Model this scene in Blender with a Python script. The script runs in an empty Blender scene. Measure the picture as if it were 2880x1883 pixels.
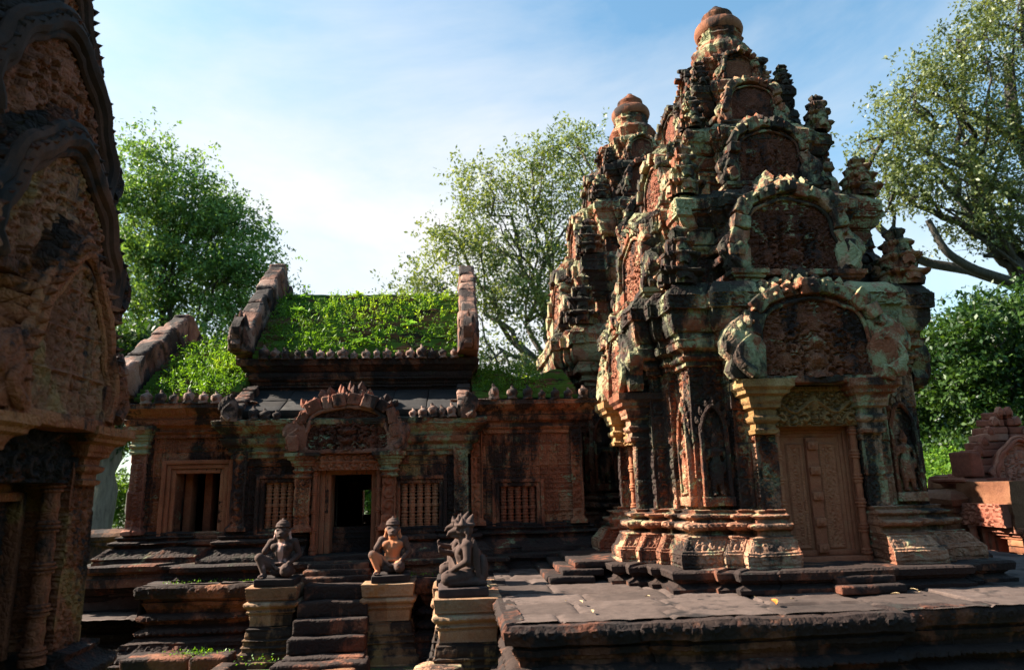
import bpy, math, random
import numpy as np
from mathutils import Vector, Matrix

random.seed(7)
np.random.seed(7)
R = math.radians
sc = bpy.context.scene
COL = sc.collection

# ------------------------------------------------------------------ camera
cam_d = bpy.data.cameras.new("camera")
cam = bpy.data.objects.new("camera", cam_d)
COL.objects.link(cam)
cam.location = (0, 0, 1.8)
cam.rotation_mode = 'QUATERNION'
cam.rotation_quaternion = (Matrix.Rotation(R(-4.6), 4, 'Z') @ Matrix.Rotation(R(90 + 12.2), 4, 'X')
                           @ Matrix.Rotation(R(-1.3), 4, 'Z')).to_quaternion()
cam_d.sensor_width = 36
cam_d.lens = 24
cam_d.clip_start = 0.05
cam_d.clip_end = 3000
cam_d.dof.use_dof = True
cam_d.dof.focus_distance = 7.6
cam_d.dof.aperture_fstop = 1.6
sc.camera = cam

# ------------------------------------------------------------------ sun, sky, exposure
SUN_EL, SUN_BEHIND = 37.0, 11.0          # the sun stands to the left and a little behind the temple
sd = Vector((-math.cos(R(SUN_EL)) * math.cos(R(SUN_BEHIND)), math.cos(R(SUN_EL)) * math.sin(R(SUN_BEHIND)), math.sin(R(SUN_EL))))
sun_d = bpy.data.lights.new("sun", 'SUN')
sun_d.energy = 5.0
sun_d.angle = R(0.5)
sun_d.color = (1.0, 0.91, 0.77)
sun = bpy.data.objects.new("sun", sun_d)
COL.objects.link(sun)
sun.rotation_euler = (-sd).to_track_quat('-Z', 'Y').to_euler()
sun.location = (-10, 5, 20)

w = bpy.data.worlds.new("World")
sc.world = w
w.use_nodes = True
nt = w.node_tree
nt.nodes.clear()
wo = nt.nodes.new('ShaderNodeOutputWorld')
bg = nt.nodes.new('ShaderNodeBackground')
sky = nt.nodes.new('ShaderNodeTexSky')
sky.sky_type = 'NISHITA'
sky.sun_disc = False
sky.sun_elevation = R(SUN_EL)
sky.sun_rotation = math.atan2(sd.x, sd.y)
sky.air_density = 1.0
sky.dust_density = 1.0
sky.ozone_density = 1.6


def wn(t, **k):
    n = nt.nodes.new(t)
    for a, b in k.items():
        setattr(n, a, b)
    return n


def wmath(op, a, b=None, clamp=False):
    n = wn('ShaderNodeMath', operation=op, use_clamp=clamp)
    for i, v in enumerate((a, b)):
        if v is None:
            continue
        if isinstance(v, (int, float)):
            n.inputs[i].default_value = v
        else:
            nt.links.new(v, n.inputs[i])
    return n.outputs[0]


tc = wn('ShaderNodeTexCoord')
sep = wn('ShaderNodeSeparateXYZ')
nt.links.new(tc.outputs['Generated'], sep.inputs[0])
mp = wn('ShaderNodeMapping')
mp.inputs['Scale'].default_value = (1.0, 1.0, 2.4)
mp.inputs['Rotation'].default_value = (0.15, 0.3, 0.5)
nt.links.new(tc.outputs['Generated'], mp.inputs[0])
cn = wn('ShaderNodeTexNoise')
cn.inputs['Scale'].default_value = 1.7
cn.inputs['Detail'].default_value = 9
cn.inputs['Roughness'].default_value = 0.58
cn.inputs['Distortion'].default_value = 0.35
nt.links.new(mp.outputs[0], cn.inputs['Vector'])
# clouds gather low over the horizon, a bright bank behind the hall
low = wmath('MULTIPLY', wmath('SUBTRACT', 0.62, sep.outputs['Z']), 1.5)
dot = wn('ShaderNodeVectorMath', operation='DOT_PRODUCT')
nt.links.new(tc.outputs['Generated'], dot.inputs[0])
dot.inputs[1].default_value = Vector((-0.08, 0.92, 0.36)).normalized()
bank = wmath('MULTIPLY', wmath('POWER', wmath('MAXIMUM', dot.outputs['Value'], 0.0), 10.0), 0.76)
amt = wmath('ADD', wmath('ADD', wmath('MULTIPLY', wmath('SUBTRACT', cn.outputs['Fac'], 0.55), 2.1), wmath('MULTIPLY', low, 0.50)), bank)
front = wmath('MULTIPLY', wmath('ADD', sep.outputs['Y'], 0.25), 2.2, clamp=True)
fac = wmath('MULTIPLY', wmath('MULTIPLY', amt, 0.95, clamp=True), front)
mix = wn('ShaderNodeMix', data_type='RGBA')
nt.links.new(fac, mix.inputs['Factor'])
tint = wn('ShaderNodeMix', data_type='RGBA', blend_type='MULTIPLY')
tint.inputs['Factor'].default_value = 1.0
nt.links.new(sky.outputs[0], tint.inputs['A'])
tint.inputs['B'].default_value = (1.28, 1.66, 1.54, 1)
nt.links.new(tint.outputs['Result'], mix.inputs['A'])
mix.inputs['B'].default_value = (5.6, 5.65, 5.7, 1)
nt.links.new(mix.outputs['Result'], bg.inputs['Color'])
bg.inputs['Strength'].default_value = 0.05
nt.links.new(bg.outputs[0], wo.inputs['Surface'])

sc.view_settings.view_transform = 'Standard'
sc.view_settings.look = 'None'
sc.view_settings.gamma = 1
sc.view_settings.use_curve_mapping = False
sc.view_settings.exposure = 1.9
sc.render.engine = 'CYCLES'
sc.cycles.use_denoising = True
sc.cycles.use_adaptive_sampling = True
sc.cycles.adaptive_threshold = 0.02
sc.cycles.max_bounces = 6
sc.cycles.diffuse_bounces = 1
sc.cycles.glossy_bounces = 2
sc.cycles.transmission_bounces = 3
sc.cycles.transparent_max_bounces = 4
sc.cycles.caustics_reflective = False
sc.cycles.caustics_refractive = False


# ------------------------------------------------------------------ numpy noise
def _h(ix, iy, iz, seed):
    h = (ix * 374761393 + iy * 668265263 + iz * 1274126177 + seed * 974634777) & 0xffffffff
    h = ((h ^ (h >> 13)) * 1103515245) & 0xffffffff
    h = ((h ^ (h >> 15)) * 2654435761) & 0xffffffff
    return ((h ^ (h >> 16)) & 0xffffff) / float(0xffffff)


def vnoise(P, seed=0):
    P = np.asarray(P, dtype=np.float64)
    i = np.floor(P).astype(np.int64)
    f = P - i
    f = f * f * (3 - 2 * f)
    out = 0
    for dx in (0, 1):
        wx = f[..., 0] if dx else 1 - f[..., 0]
        for dy in (0, 1):
            wy = f[..., 1] if dy else 1 - f[..., 1]
            for dz in (0, 1):
                wz = f[..., 2] if dz else 1 - f[..., 2]
                out = out + wx * wy * wz * _h(i[..., 0] + dx, i[..., 1] + dy, i[..., 2] + dz, seed)
    return out * 2 - 1


def rnd2(a, b, seed=0):
    return _h(np.asarray(a).astype(np.int64), np.asarray(b).astype(np.int64), np.zeros_like(np.asarray(a)).astype(np.int64), seed)


def warp(V, amp=0.008, scale=0.25, seed=0, amp2=0.003, scale2=0.05):
    V = np.asarray(V, dtype=np.float64)
    o = np.zeros_like(V)
    for k in range(3):
        o[..., k] = amp * vnoise(V / scale + 17.3 * k, seed + k)
        if amp2:
            o[..., k] += amp2 * vnoise(V / scale2 + 7.7 * k, seed + 11 + k)
    return V + o


# ------------------------------------------------------------------ carved patterns (heights 0..1)
def p_scroll(u, v, s):
    iu = np.floor(u / s + .5)
    iv = np.floor(v / s)
    a = u / s - iu
    b = v / s - iv - .5
    hand = np.where((iu + iv) % 2 > .5, 1.0, -1.0)
    r = np.hypot(a, b) * 2
    th = np.arctan2(b, a) * hand
    sp = np.cos(th + r * 5.0)
    h = np.clip(.5 + 1.5 * sp, 0, 1) * np.clip((1.05 - r) * 9, 0, 1)
    h = np.maximum(h, 1.1 * np.exp(-(r / .26) ** 2))
    ca = .5 - np.abs(a)
    cb = .5 - np.abs(b)
    h = np.maximum(h, .9 * np.exp(-(ca ** 2 + cb ** 2) / .012))
    return h


def p_flower(u, v, s):
    a = u / s - np.floor(u / s + .5)
    b = v / s - np.floor(v / s) - .5
    r = np.hypot(a, b)
    th = np.arctan2(b, a)
    pet = np.clip(np.cos(4 * th) * .8 + .5, 0, 1) * np.clip((.36 - r) * 12, 0, 1) * np.clip((r - .09) * 20, 0, 1)
    h = np.maximum(pet, (r < .085) * 1.0)
    h = np.maximum(h, np.clip((np.maximum(np.abs(a), np.abs(b)) - .44) * 30, 0, .8))
    return np.maximum(h, .8 * np.exp(-((np.abs(a) - .36) ** 2 + (np.abs(b) - .36) ** 2) / .004))


def p_lotus(u, t, s):
    a = u / s - np.floor(u / s) - .5
    q = 1 - (a / .47) ** 2 - np.clip(t, 0, 1) ** 2.2
    h = np.sqrt(np.clip(q, 0, 1))
    a2 = u / s + .5 - np.floor(u / s + .5) - .5
    q2 = .7 - (a2 / .4) ** 2 - np.clip(t, 0, 1) ** 2.2 * .7
    return np.maximum(h, .6 * np.sqrt(np.clip(q2, 0, 1)))


def p_beads(u, t, s):
    a = u / s - np.floor(u / s) - .5
    return np.sqrt(np.clip(.23 - a * a - ((t - .5) * .92) ** 2, 0, 1)) * 2


def p_diamond(u, t, s):
    a = np.abs(u / s - np.floor(u / s) - .5) * 2
    b = np.abs(t - .5) * 2
    d = a + b
    return np.clip(.5 + .5 * np.cos(d * 9.0), 0, 1) * (d < 1.3) + (d >= 1.3) * np.clip(.6 - np.abs(1.75 - d) * 2, 0, 1)


def p_leafy(u, v, s, seed=3):
    """dense curling foliage: bent scrolls with beads between them"""
    Q = np.stack([u / s * .55, v / s * .55, 0 * u + seed], -1)
    du = vnoise(Q, seed) * s * .55
    dv = vnoise(Q, seed + 4) * s * .55
    h = p_scroll(u + du, v + dv, s * 1.45)
    gu, gv = np.floor(u / s), np.floor(v / s)
    x = (gu + .3 + .4 * rnd2(gu, gv, seed)) * s
    y = (gv + .3 + .4 * rnd2(gu, gv, seed + 1)) * s
    return np.maximum(h * .85, 1.0 - np.clip(np.hypot(u - x, v - y) / (s * .30), 0, 1) ** 2)


def p_none(u, v, s):
    return np.zeros(np.shape(u))


def pattern(code, u, v, t, h, L):
    """u from the middle of the edge, v up from the bottom of the band (m), t = v/h"""
    if code == 'scroll':
        s = (max(L, .05) / max(1, round(L / .10))) * .84 if L < .34 else .105
        return p_scroll(u, v, s)
    if code == 'flower':
        return p_flower(u, v, .105)
    if code == 'lotus':
        return p_lotus(u, t, max(.05, h * .9))
    if code == 'lotusd':
        return p_lotus(u, 1 - t, max(.05, h * .9))
    if code == 'beads':
        return p_beads(u, t, max(.03, h))
    if code == 'diamond':
        return p_diamond(u, t, max(.06, h * 1.2))
    if code == 'leafy':
        return p_leafy(u, v, .055)
    return np.zeros(np.shape(u))


# ------------------------------------------------------------------ mesh builder
def origin_of(o):
    v = Vector((0, 0, 0))
    while o is not None:
        v = v + o.location
        o = o.parent
    return v


class MB:
    def __init__(self):
        self.V, self.B, self.Q, self.T, self.QM, self.TM = [], [], [], [], [], []
        self.n = 0

    def add(self, V, F, mat=0, blk=None):
        V = np.asarray(V, dtype=np.float64).reshape(-1, 3)
        F = np.asarray(F, dtype=np.int64)
        if len(F) == 0:
            return
        self.V.append(V)
        if blk is None:
            blk = random.random()
        b = np.broadcast_to(np.asarray(blk, dtype=np.float64), (len(V),))
        self.B.append(b)
        (self.Q if F.shape[1] == 4 else self.T).append(F + self.n)
        (self.QM if F.shape[1] == 4 else self.TM).append(np.full(len(F), mat))
        self.n += len(V)

    def grid(self, P, cu=False, cv=False, mat=0, blk=None, keep=None, flip=False):
        P = np.asarray(P)
        nu, nv = P.shape[0], P.shape[1]
        idx = np.arange(nu * nv).reshape(nu, nv)
        a = idx if cu else idx[:-1]
        b = np.roll(idx, -1, 0) if cu else idx[1:]
        if cv:
            q = np.stack([a, b, np.roll(b, -1, 1), np.roll(a, -1, 1)], -1)
        else:
            q = np.stack([a[:, :-1], b[:, :-1], b[:, 1:], a[:, 1:]], -1)
        q = q.reshape(-1, 4) if keep is None else q[keep]
        if flip:
            q = q[:, ::-1]
        if blk is not None and np.ndim(blk) > 0:
            blk = np.asarray(blk).reshape(-1)
        self.add(P.reshape(-1, 3), q, mat, blk)

    def box(self, x0, x1, y0, y1, z0, z1, step=.08, ch=.008, mat=0, blk=None, M=None, amp=0, seed=0):
        """subdivided box with eased edges"""
        def ax(a, b):
            n = max(1, int(math.ceil((b - a) / step)))
            l = np.linspace(a, b, n + 1)
            c = min(ch, (b - a) * .3)
            return np.unique(np.concatenate([[a, a + c], l[1:-1], [b - c, b]]))
        X, Y, Z = ax(x0, x1), ax(y0, y1), ax(z0, z1)
        lim = [(x0, x1), (y0, y1), (z0, z1)]
        if blk is None:
            blk = random.random()
        for axis in range(3):
            for side in (0, 1):
                A, Bc = [(Y, Z), (Z, X), (X, Y)][axis]
                g1, g2 = np.meshgrid(A, Bc, indexing='ij')
                P = np.zeros(g1.shape + (3,))
                o = [(1, 2), (2, 0), (0, 1)][axis]
                P[..., o[0]] = g1
                P[..., o[1]] = g2
                P[..., axis] = lim[axis][side]
                if ch:
                    e = np.zeros(P.shape[:2])
                    for k in range(3):
                        e = e + ((np.abs(P[..., k] - lim[k][0]) < 1e-9) | (np.abs(P[..., k] - lim[k][1]) < 1e-9))
                    for k in range(3):
                        lo = np.abs(P[..., k] - lim[k][0]) < 1e-9
                        hi = np.abs(P[..., k] - lim[k][1]) < 1e-9
                        m = e >= 2
                        P[..., k] += np.where(m & lo, ch * .35, 0) - np.where(m & hi, ch * .35, 0)
                if M is not None:
                    P = P @ np.array(M.to_3x3()).T + np.array(M.translation)
                if amp:
                    P = warp(P, amp, .22, seed, amp * .4, .05)
                self.grid(P, mat=mat, blk=blk, flip=(side == 0))

    def lathe(self, prof, c=(0, 0, 0), seg=20, mat=0, blk=None, square=False, lobes=0, lobeamp=0):
        prof = np.asarray(prof, dtype=float)
        a = np.linspace(0, 2 * np.pi, seg, endpoint=False)
        rr = prof[:, 0][:, None] * (1 + lobeamp * np.abs(np.cos(a * lobes / 2))[None] if lobes else np.ones((1, seg)))
        P = np.stack([c[0] + rr * np.cos(a), c[1] + rr * np.sin(a), np.broadcast_to(c[2] + prof[:, 1][:, None], rr.shape)], -1)
        self.grid(P, cv=True, mat=mat, blk=blk, flip=True)

    def tube(self, pts, radii, seg=8, mat=0, blk=None, cap=True):
        pts = np.asarray(pts, dtype=float)
        n = len(pts)
        radii = np.broadcast_to(np.asarray(radii, dtype=float), (n,))
        t = np.gradient(pts, axis=0)
        t /= np.linalg.norm(t, axis=1)[:, None] + 1e-12
        ref = np.where(np.abs(t[:, 2:3]) > .9, np.array([[1., 0, 0]]), np.array([[0, 0, 1.]]))
        u = np.cross(t, ref)
        u /= np.linalg.norm(u, axis=1)[:, None] + 1e-12
        for i in range(1, n):
            p = u[i - 1] - t[i] * np.dot(u[i - 1], t[i])
            l = np.linalg.norm(p)
            if l > 1e-6:
                u[i] = p / l
        v = np.cross(t, u)
        a = np.linspace(0, 2 * np.pi, seg, endpoint=False)
        P = pts[:, None] + radii[:, None, None] * (np.cos(a)[None, :, None] * u[:, None] + np.sin(a)[None, :, None] * v[:, None])
        self.grid(P, cv=True, mat=mat, blk=blk, flip=True)
        if cap:
            for i, fl in ((0, False), (n - 1, True)):
                F = [[0, k, k + 1] for k in range(1, seg - 1)]
                F = np.array(F)
                self.add(P[i], F[:, ::-1] if fl else F, mat, blk)

    def ell(self, c, r, M=None, seg=14, blk=None):
        a = np.linspace(0, 2 * np.pi, seg, endpoint=False)
        b = np.linspace(-np.pi / 2, np.pi / 2, seg // 2 + 1)
        P = np.stack([np.cos(b)[:, None] * np.cos(a) * r[0], np.cos(b)[:, None] * np.sin(a) * r[1],
                      np.broadcast_to(np.sin(b)[:, None] * r[2], (len(b), seg))], -1)
        if M is not None:
            P = P @ np.array(M.to_3x3()).T
        self.grid(P + np.array(c), cv=True, blk=blk, flip=True)

    def cap(self, p0, p1, r0, r1, seg=12):
        """tapered capsule"""
        p0, p1 = np.array(p0, float), np.array(p1, float)
        d = p1 - p0
        L = np.linalg.norm(d) + 1e-9
        k = np.linspace(0, 1, 5)
        pts, rad = [], []
        for ang in np.linspace(np.pi / 2 * .92, 0.25, 4):
            pts.append(p0 - d / L * r0 * math.sin(ang)); rad.append(r0 * math.cos(ang))
        for q in k:
            pts.append(p0 + d * q); rad.append(r0 + (r1 - r0) * q)
        for ang in np.linspace(0.25, np.pi / 2 * .92, 4):
            pts.append(p1 + d / L * r1 * math.sin(ang)); rad.append(r1 * math.cos(ang))
        self.tube(pts, rad, seg)

    def build(self, name, mats, parent=None, local=False, smooth=35, world=None):
        if self.n == 0:
            self.add([[0, 0, 0], [1e-3, 0, 0], [0, 1e-3, 0]], [[0, 1, 2]])
        V = np.concatenate(self.V)
        if parent is not None and not local:
            V = V - np.array(origin_of(parent))
        me = bpy.data.meshes.new(name)
        Q = np.concatenate(self.Q) if self.Q else np.zeros((0, 4), int)
        T = np.concatenate(self.T) if self.T else np.zeros((0, 3), int)
        me.vertices.add(len(V))
        me.vertices.foreach_set('co', V.astype(np.float32).ravel())
        nl = Q.size + T.size
        me.loops.add(nl)
        me.loops.foreach_set('vertex_index', np.concatenate([Q.ravel(), T.ravel()]).astype(np.int32))
        me.polygons.add(len(Q) + len(T))
        ls = np.concatenate([np.arange(len(Q)) * 4, Q.size + np.arange(len(T)) * 3])
        me.polygons.foreach_set('loop_start', ls.astype(np.int32))
        mi = np.concatenate((self.QM if self.Q else []) + (self.TM if self.T else []))
        me.polygons.foreach_set('material_index', mi.astype(np.int32))
        me.update(calc_edges=True)
        me.validate()
        at = me.attributes.new('blk', 'FLOAT', 'POINT')
        if len(at.data) == len(V):
            at.data.foreach_set('value', np.concatenate(self.B).astype(np.float32))
        if not isinstance(mats, (list, tuple)):
            mats = [mats]
        for m in mats:
            me.materials.append(m)
        if smooth:
            me.polygons.foreach_set('use_smooth', np.ones(len(me.polygons), dtype=bool))
            me.set_sharp_from_angle(angle=R(smooth))
        o = bpy.data.objects.new(name, me)
        COL.objects.link(o)
        if parent is not None:
            o.parent = parent
        return o


def tag(o, label=None, cat=None, group=None, kind=None):
    if label: o['label'] = label
    if cat: o['category'] = cat
    if group: o['group'] = group
    if kind: o['kind'] = kind
    return o


def thing(name, label, cat, loc, group=None, rz=0):
    o = bpy.data.objects.new(name, None)
    COL.objects.link(o)
    o.location = loc
    o.rotation_euler = (0, 0, rz)
    o.empty_display_size = .2
    tag(o, label, cat, group)
    return o


def dup(o, parent=None, loc=None, rz=None, scale=None):
    c = o.copy()
    COL.objects.link(c)
    if parent is not None:
        c.parent = parent
    if loc is not None:
        c.location = loc
    if rz is not None:
        c.rotation_euler = (0, 0, rz)
    if scale is not None:
        c.scale = (scale,) * 3
    return c


def fuse(mb, voxel, smooth=4, name='tmp'):
    """melt overlapping shapes into one continuous surface, returned as an MB"""
    o = mb.build(name, [])
    m = o.modifiers.new('r', 'REMESH')
    m.mode = 'VOXEL'
    m.voxel_size = voxel
    s = o.modifiers.new('s', 'SMOOTH')
    s.iterations = smooth
    s.factor = .5
    dg = bpy.context.evaluated_depsgraph_get()
    me = bpy.data.meshes.new_from_object(o.evaluated_get(dg))
    nv = len(me.vertices)
    V = np.zeros(nv * 3, dtype=np.float32)
    me.vertices.foreach_get('co', V)
    nb = len(me.polygons)
    lt = np.zeros(nb, dtype=np.int32)
    me.polygons.foreach_get('loop_total', lt)
    li = np.zeros(len(me.loops), dtype=np.int32)
    me.loops.foreach_get('vertex_index', li)
    out = MB()
    V = V.reshape(-1, 3)
    st = np.concatenate([[0], np.cumsum(lt)[:-1]])
    q = [li[s0:s0 + 4] for s0, l in zip(st, lt) if l == 4]
    if q:
        out.add(V, np.array(q), blk=.5)
    bpy.data.objects.remove(o)
    bpy.data.meshes.remove(me)
    return out


# ------------------------------------------------------------------ materials
class NT:
    def __init__(self, m):
        m.use_nodes = True
        self.t = m.node_tree
        self.t.nodes.clear()
        self.out = self.n('ShaderNodeOutputMaterial')

    def n(self, t, **k):
        x = self.t.nodes.new(t)
        for a, b in k.items():
            setattr(x, a, b)
        return x

    def set(self, node, **k):
        for a, b in k.items():
            s = node.inputs[a]
            if hasattr(b, 'is_output') or isinstance(b, bpy.types.NodeSocket):
                self.t.links.new(b, s)
            else:
                s.default_value = b
        return node

    def link(self, a, b):
        self.t.links.new(a, b)

    def math(self, op, a, b=0.0, clamp=False):
        x = self.n('ShaderNodeMath', operation=op, use_clamp=clamp)
        for i, v in enumerate((a, b)):
            if isinstance(v, (int, float)):
                x.inputs[i].default_value = v
            else:
                self.link(v, x.inputs[i])
        return x.outputs[0]

    def noise(self, vec, scale, detail=6, rough=.55, dist=0):
        x = self.n('ShaderNodeTexNoise')
        self.set(x, Scale=scale, Detail=detail, Roughness=rough, Distortion=dist)
        self.link(vec, x.inputs['Vector'])
        return x.outputs['Fac']

    def ramp(self, fac, stops):
        x = self.n('ShaderNodeValToRGB')
        e = x.color_ramp.elements
        while len(e) < len(stops):
            e.new(.5)
        for i, (p, c) in enumerate(stops):
            e[i].position = p
            e[i].color = (*c, 1)
        self.link(fac, x.inputs[0])
        return x.outputs[0]

    def step(self, fac, a, b):
        x = self.n('ShaderNodeMapRange', interpolation_type='SMOOTHSTEP')
        self.set(x, **{'From Min': a, 'From Max': b})
        self.link(fac, x.inputs['Value'])
        return x.outputs[0]

    def mix(self, f, a, b, mode='MIX'):
        x = self.n('ShaderNodeMix', data_type='RGBA', blend_type=mode)
        for k, v in (('Factor', f), ('A', a), ('B', b)):
            s = x.inputs[k]
            if isinstance(v, (int, float)):
                s.default_value = v
            elif isinstance(v, tuple):
                s.default_value = (*v, 1)
            else:
                self.link(v, s)
        return x.outputs['Result']


def stone(name, cols, black=.56, lichen=.6, rough=.9, bump=.35, streak=.35, licol=(.31, .325, .16), yellow=.68,
          ycol=(.46, .27, .09), grain=1.0, seed=0.0, moss=None, blackcol=(.016, .012, .011), carve=.0, cscale=22):
    """weathered sandstone: block-to-block colour, grain, pale lichen, black crust in running streaks; thresholds: lower = more"""
    scale_down = lambda c: (c[0] * .64, c[1] * .66, c[2] * .70)      # scales all stone colours down against sky tint and bounced light
    cols, licol, ycol = [scale_down(c) for c in cols], scale_down(licol), scale_down(ycol)
    m = bpy.data.materials.new(name)
    t = NT(m)
    geo = t.n('ShaderNodeNewGeometry')
    off = t.n('ShaderNodeVectorMath', operation='ADD')
    t.link(geo.outputs['Position'], off.inputs[0])
    off.inputs[1].default_value = (seed, seed * 1.7, seed * .6)
    P = off.outputs[0]
    att = t.n('ShaderNodeAttribute', attribute_name='blk')
    n1 = t.noise(P, 1.7, 5, .6)
    n2 = t.noise(P, 14, 6, .65)
    n3 = t.noise(P, 75, 3, .6)
    f = t.math('ADD', t.math('MULTIPLY', n1, .75), t.math('MULTIPLY', att.outputs['Fac'], .42))
    f = t.math('ADD', f, t.math('MULTIPLY', t.math('SUBTRACT', n2, .5), .55))
    col = t.ramp(f, [(.22, cols[0]), (.55, cols[1]), (.86, cols[2])])
    if yellow is not None:
        yn = t.noise(P, 1.1, 4, .6, .4)
        ym = t.step(t.math('ADD', yn, t.math('MULTIPLY', att.outputs['Fac'], .12)), yellow, yellow + .06)
        col = t.mix(t.math('MULTIPLY', ym, .75), col, ycol)
    sp = t.math('ADD', .62, t.math('MULTIPLY', n3, .76 * grain))
    g = t.n('ShaderNodeCombineColor')
    for k in range(3):
        t.link(sp, g.inputs[k])
    col = t.mix(1.0, col, g.outputs[0], 'MULTIPLY')
    sepn = t.n('ShaderNodeSeparateXYZ')
    t.link(geo.outputs['Normal'], sepn.inputs[0])
    upz = t.math('MULTIPLY', sepn.outputs['Z'], .045)
    if lichen is not None:
        ln = t.noise(P, 4.6, 10, .78, .25)
        lm = t.step(t.math('ADD', t.math('ADD', ln, upz), t.math('MULTIPLY', t.math('SUBTRACT', n3, .5), .10)), lichen, lichen + .07)
        lc = t.mix(n2, licol, tuple(min(1, c * 1.7 + .03) for c in licol))
        col = t.mix(t.math('MULTIPLY', lm, .8), col, lc)
    if black is not None:
        mp = t.n('ShaderNodeMapping')
        mp.inputs['Scale'].default_value = (2.3, 2.3, 2.3 * streak)
        t.link(P, mp.inputs[0])
        bn = t.noise(mp.outputs[0], 1.0, 8, .66, .25)
        bm = t.step(t.math('ADD', t.math('ADD', bn, upz), t.math('MULTIPLY', t.math('SUBTRACT', n2, .5), .16)), black, black + .10)
        col = t.mix(t.math('MULTIPLY', bm, .93), col, blackcol)
    if moss is not None:
        mn = t.noise(P, 2.2, 8, .7, .2)
        mm = t.step(t.math('ADD', mn, t.math('MULTIPLY', upz, 3.0)), moss, moss + .06)
        col = t.mix(t.math('MULTIPLY', mm, .85), col, t.mix(n2, (.03, .075, .008), (.10, .20, .02)))
    b = t.n('ShaderNodeBsdfPrincipled')
    t.link(col, b.inputs['Base Color'])
    t.set(b, Roughness=rough)
    b.inputs['Specular IOR Level'].default_value = .25
    hgt = t.math('ADD', t.math('MULTIPLY', n2, .7), t.math('MULTIPLY', n3, .35))
    bp = t.n('ShaderNodeBump')
    t.set(bp, Strength=bump, Distance=.02)
    t.link(hgt, bp.inputs['Height'])
    if carve:
        dv = t.n('ShaderNodeVectorMath', operation='ADD')
        nn = t.n('ShaderNodeTexNoise')
        t.set(nn, Scale=9.0, Detail=2)
        t.link(P, nn.inputs['Vector'])
        sc_ = t.n('ShaderNodeVectorMath', operation='SCALE')
        sc_.inputs['Scale'].default_value = .10
        t.link(nn.outputs['Color'], sc_.inputs[0])
        t.link(P, dv.inputs[0])
        t.link(sc_.outputs[0], dv.inputs[1])
        vo = t.n('ShaderNodeTexVoronoi', feature='DISTANCE_TO_EDGE')
        t.set(vo, Scale=cscale)
        t.link(dv.outputs[0], vo.inputs['Vector'])
        cv = t.step(vo.outputs['Distance'], .0, .28)
        bp2 = t.n('ShaderNodeBump')
        t.set(bp2, Strength=carve, Distance=.03)
        t.link(cv, bp2.inputs['Height'])
        t.link(bp2.outputs[0], bp.inputs['Normal'])
    t.link(bp.outputs[0], b.inputs['Normal'])
    t.link(b.outputs[0], t.out.inputs[0])
    return m


RED = ((.13, .036, .016), (.39, .115, .052), (.64, .36, .21))
PALE = ((.20, .065, .034), (.40, .155, .08), (.58, .33, .20))
DARK = ((.09, .033, .018), (.24, .08, .042), (.42, .17, .085))
M_tower = stone('weathered_red_sandstone', RED, black=0.462, lichen=0.52, seed=3.1, carve=0.42, yellow=.76, cscale=27)
M_tower_top = stone('crusted_red_sandstone', RED, black=0.44, lichen=0.485, seed=5.7, yellow=.72, carve=0.25, cscale=17)
M_tower_lich = stone('lichened_red_sandstone', RED, black=0.455, lichen=0.465, seed=9.3, yellow=.74, carve=0.32, cscale=20)
M_door = stone('clean_red_sandstone', ((.25, .07, .032), (.52, .155, .07), (.66, .25, .115)), black=.66, lichen=.74, seed=1.3, yellow=.78, carve=0.16, cscale=34)
M_ochre = stone('ochre_sandstone', ((.24, .10, .035), (.50, .25, .09), (.66, .40, .18)), black=.53, lichen=.72, seed=2.4, yellow=.60, ycol=(.36, .19, .06), carve=0.3, cscale=26)
M_base = stone('pale_base_sandstone', PALE, black=0.5, lichen=0.55, seed=7.9, yellow=.75, carve=0.35, cscale=24)
M_hall = stone('black_streaked_sandstone', ((.19, .052, .024), (.50, .15, .068), (.64, .26, .12)), black=0.428, lichen=0.555, seed=12.3, streak=.3, yellow=.70, licol=(.28, .31, .15), carve=0.4, cscale=28)
M_hall_dk = stone('black_crusted_sandstone', DARK, black=0.4, lichen=0.57, seed=15.2, streak=.55, yellow=None, licol=(.28, .31, .15), carve=0.3, cscale=22)
M_plat = stone('black_platform_stone', DARK, black=0.41, lichen=0.62, seed=21.2, streak=.7, yellow=.8, licol=(.2, .23, .17), carve=0.22, cscale=20)
M_pave = stone('purple_paving_stone', ((.05, .033, .027), (.105, .068, .053), (.18, .12, .095)), black=.62, lichen=.72, seed=24.2, streak=1, yellow=None, bump=.25)
M_ped = stone('tan_pedestal_stone', ((.28, .125, .06), (.46, .235, .12), (.60, .37, .21)), black=.57, lichen=.62, seed=28.0, yellow=.66, ycol=(.58, .22, .05), licol=(.34, .29, .14))
M_ped_dk = stone('dark_pedestal_stone', ((.10, .05, .028), (.24, .12, .06), (.40, .23, .11)), black=.47, lichen=.70, seed=30.0, streak=.6, yellow=.62)
M_lib = stone('library_red_sandstone', ((.15, .04, .016), (.42, .115, .048), (.58, .22, .09)), black=0.5, lichen=.70, seed=33.0, yellow=0.66, ycol=(.42, .20, .06), carve=0.4, cscale=26)  # deep red base colour for the library's lower walls
M_lib_dk = stone('dark_red_sandstone', ((.07, .022, .012), (.18, .05, .026), (.34, .13, .06)), black=0.42, lichen=.72, seed=35.0, yellow=.66, carve=0.45, cscale=24)  # darker red base with a lower black threshold
M_brick = stone('old_roof_brick', ((.07, .03, .018), (.17, .065, .03), (.30, .13, .07)), black=.50, lichen=.72, seed=41, streak=1, yellow=None, moss=0.455)
M_slab = stone('dark_roof_slab', ((.022, .018, .017), (.038, .032, .03), (.065, .054, .046)), black=.54, lichen=.72, seed=44, yellow=None)
M_lat = stone('orange_laterite', ((.11, .036, .018), (.24, .09, .042), (.36, .155, .075)), black=.64, lichen=.70, seed=47, yellow=0.8, bump=.9)
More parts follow.
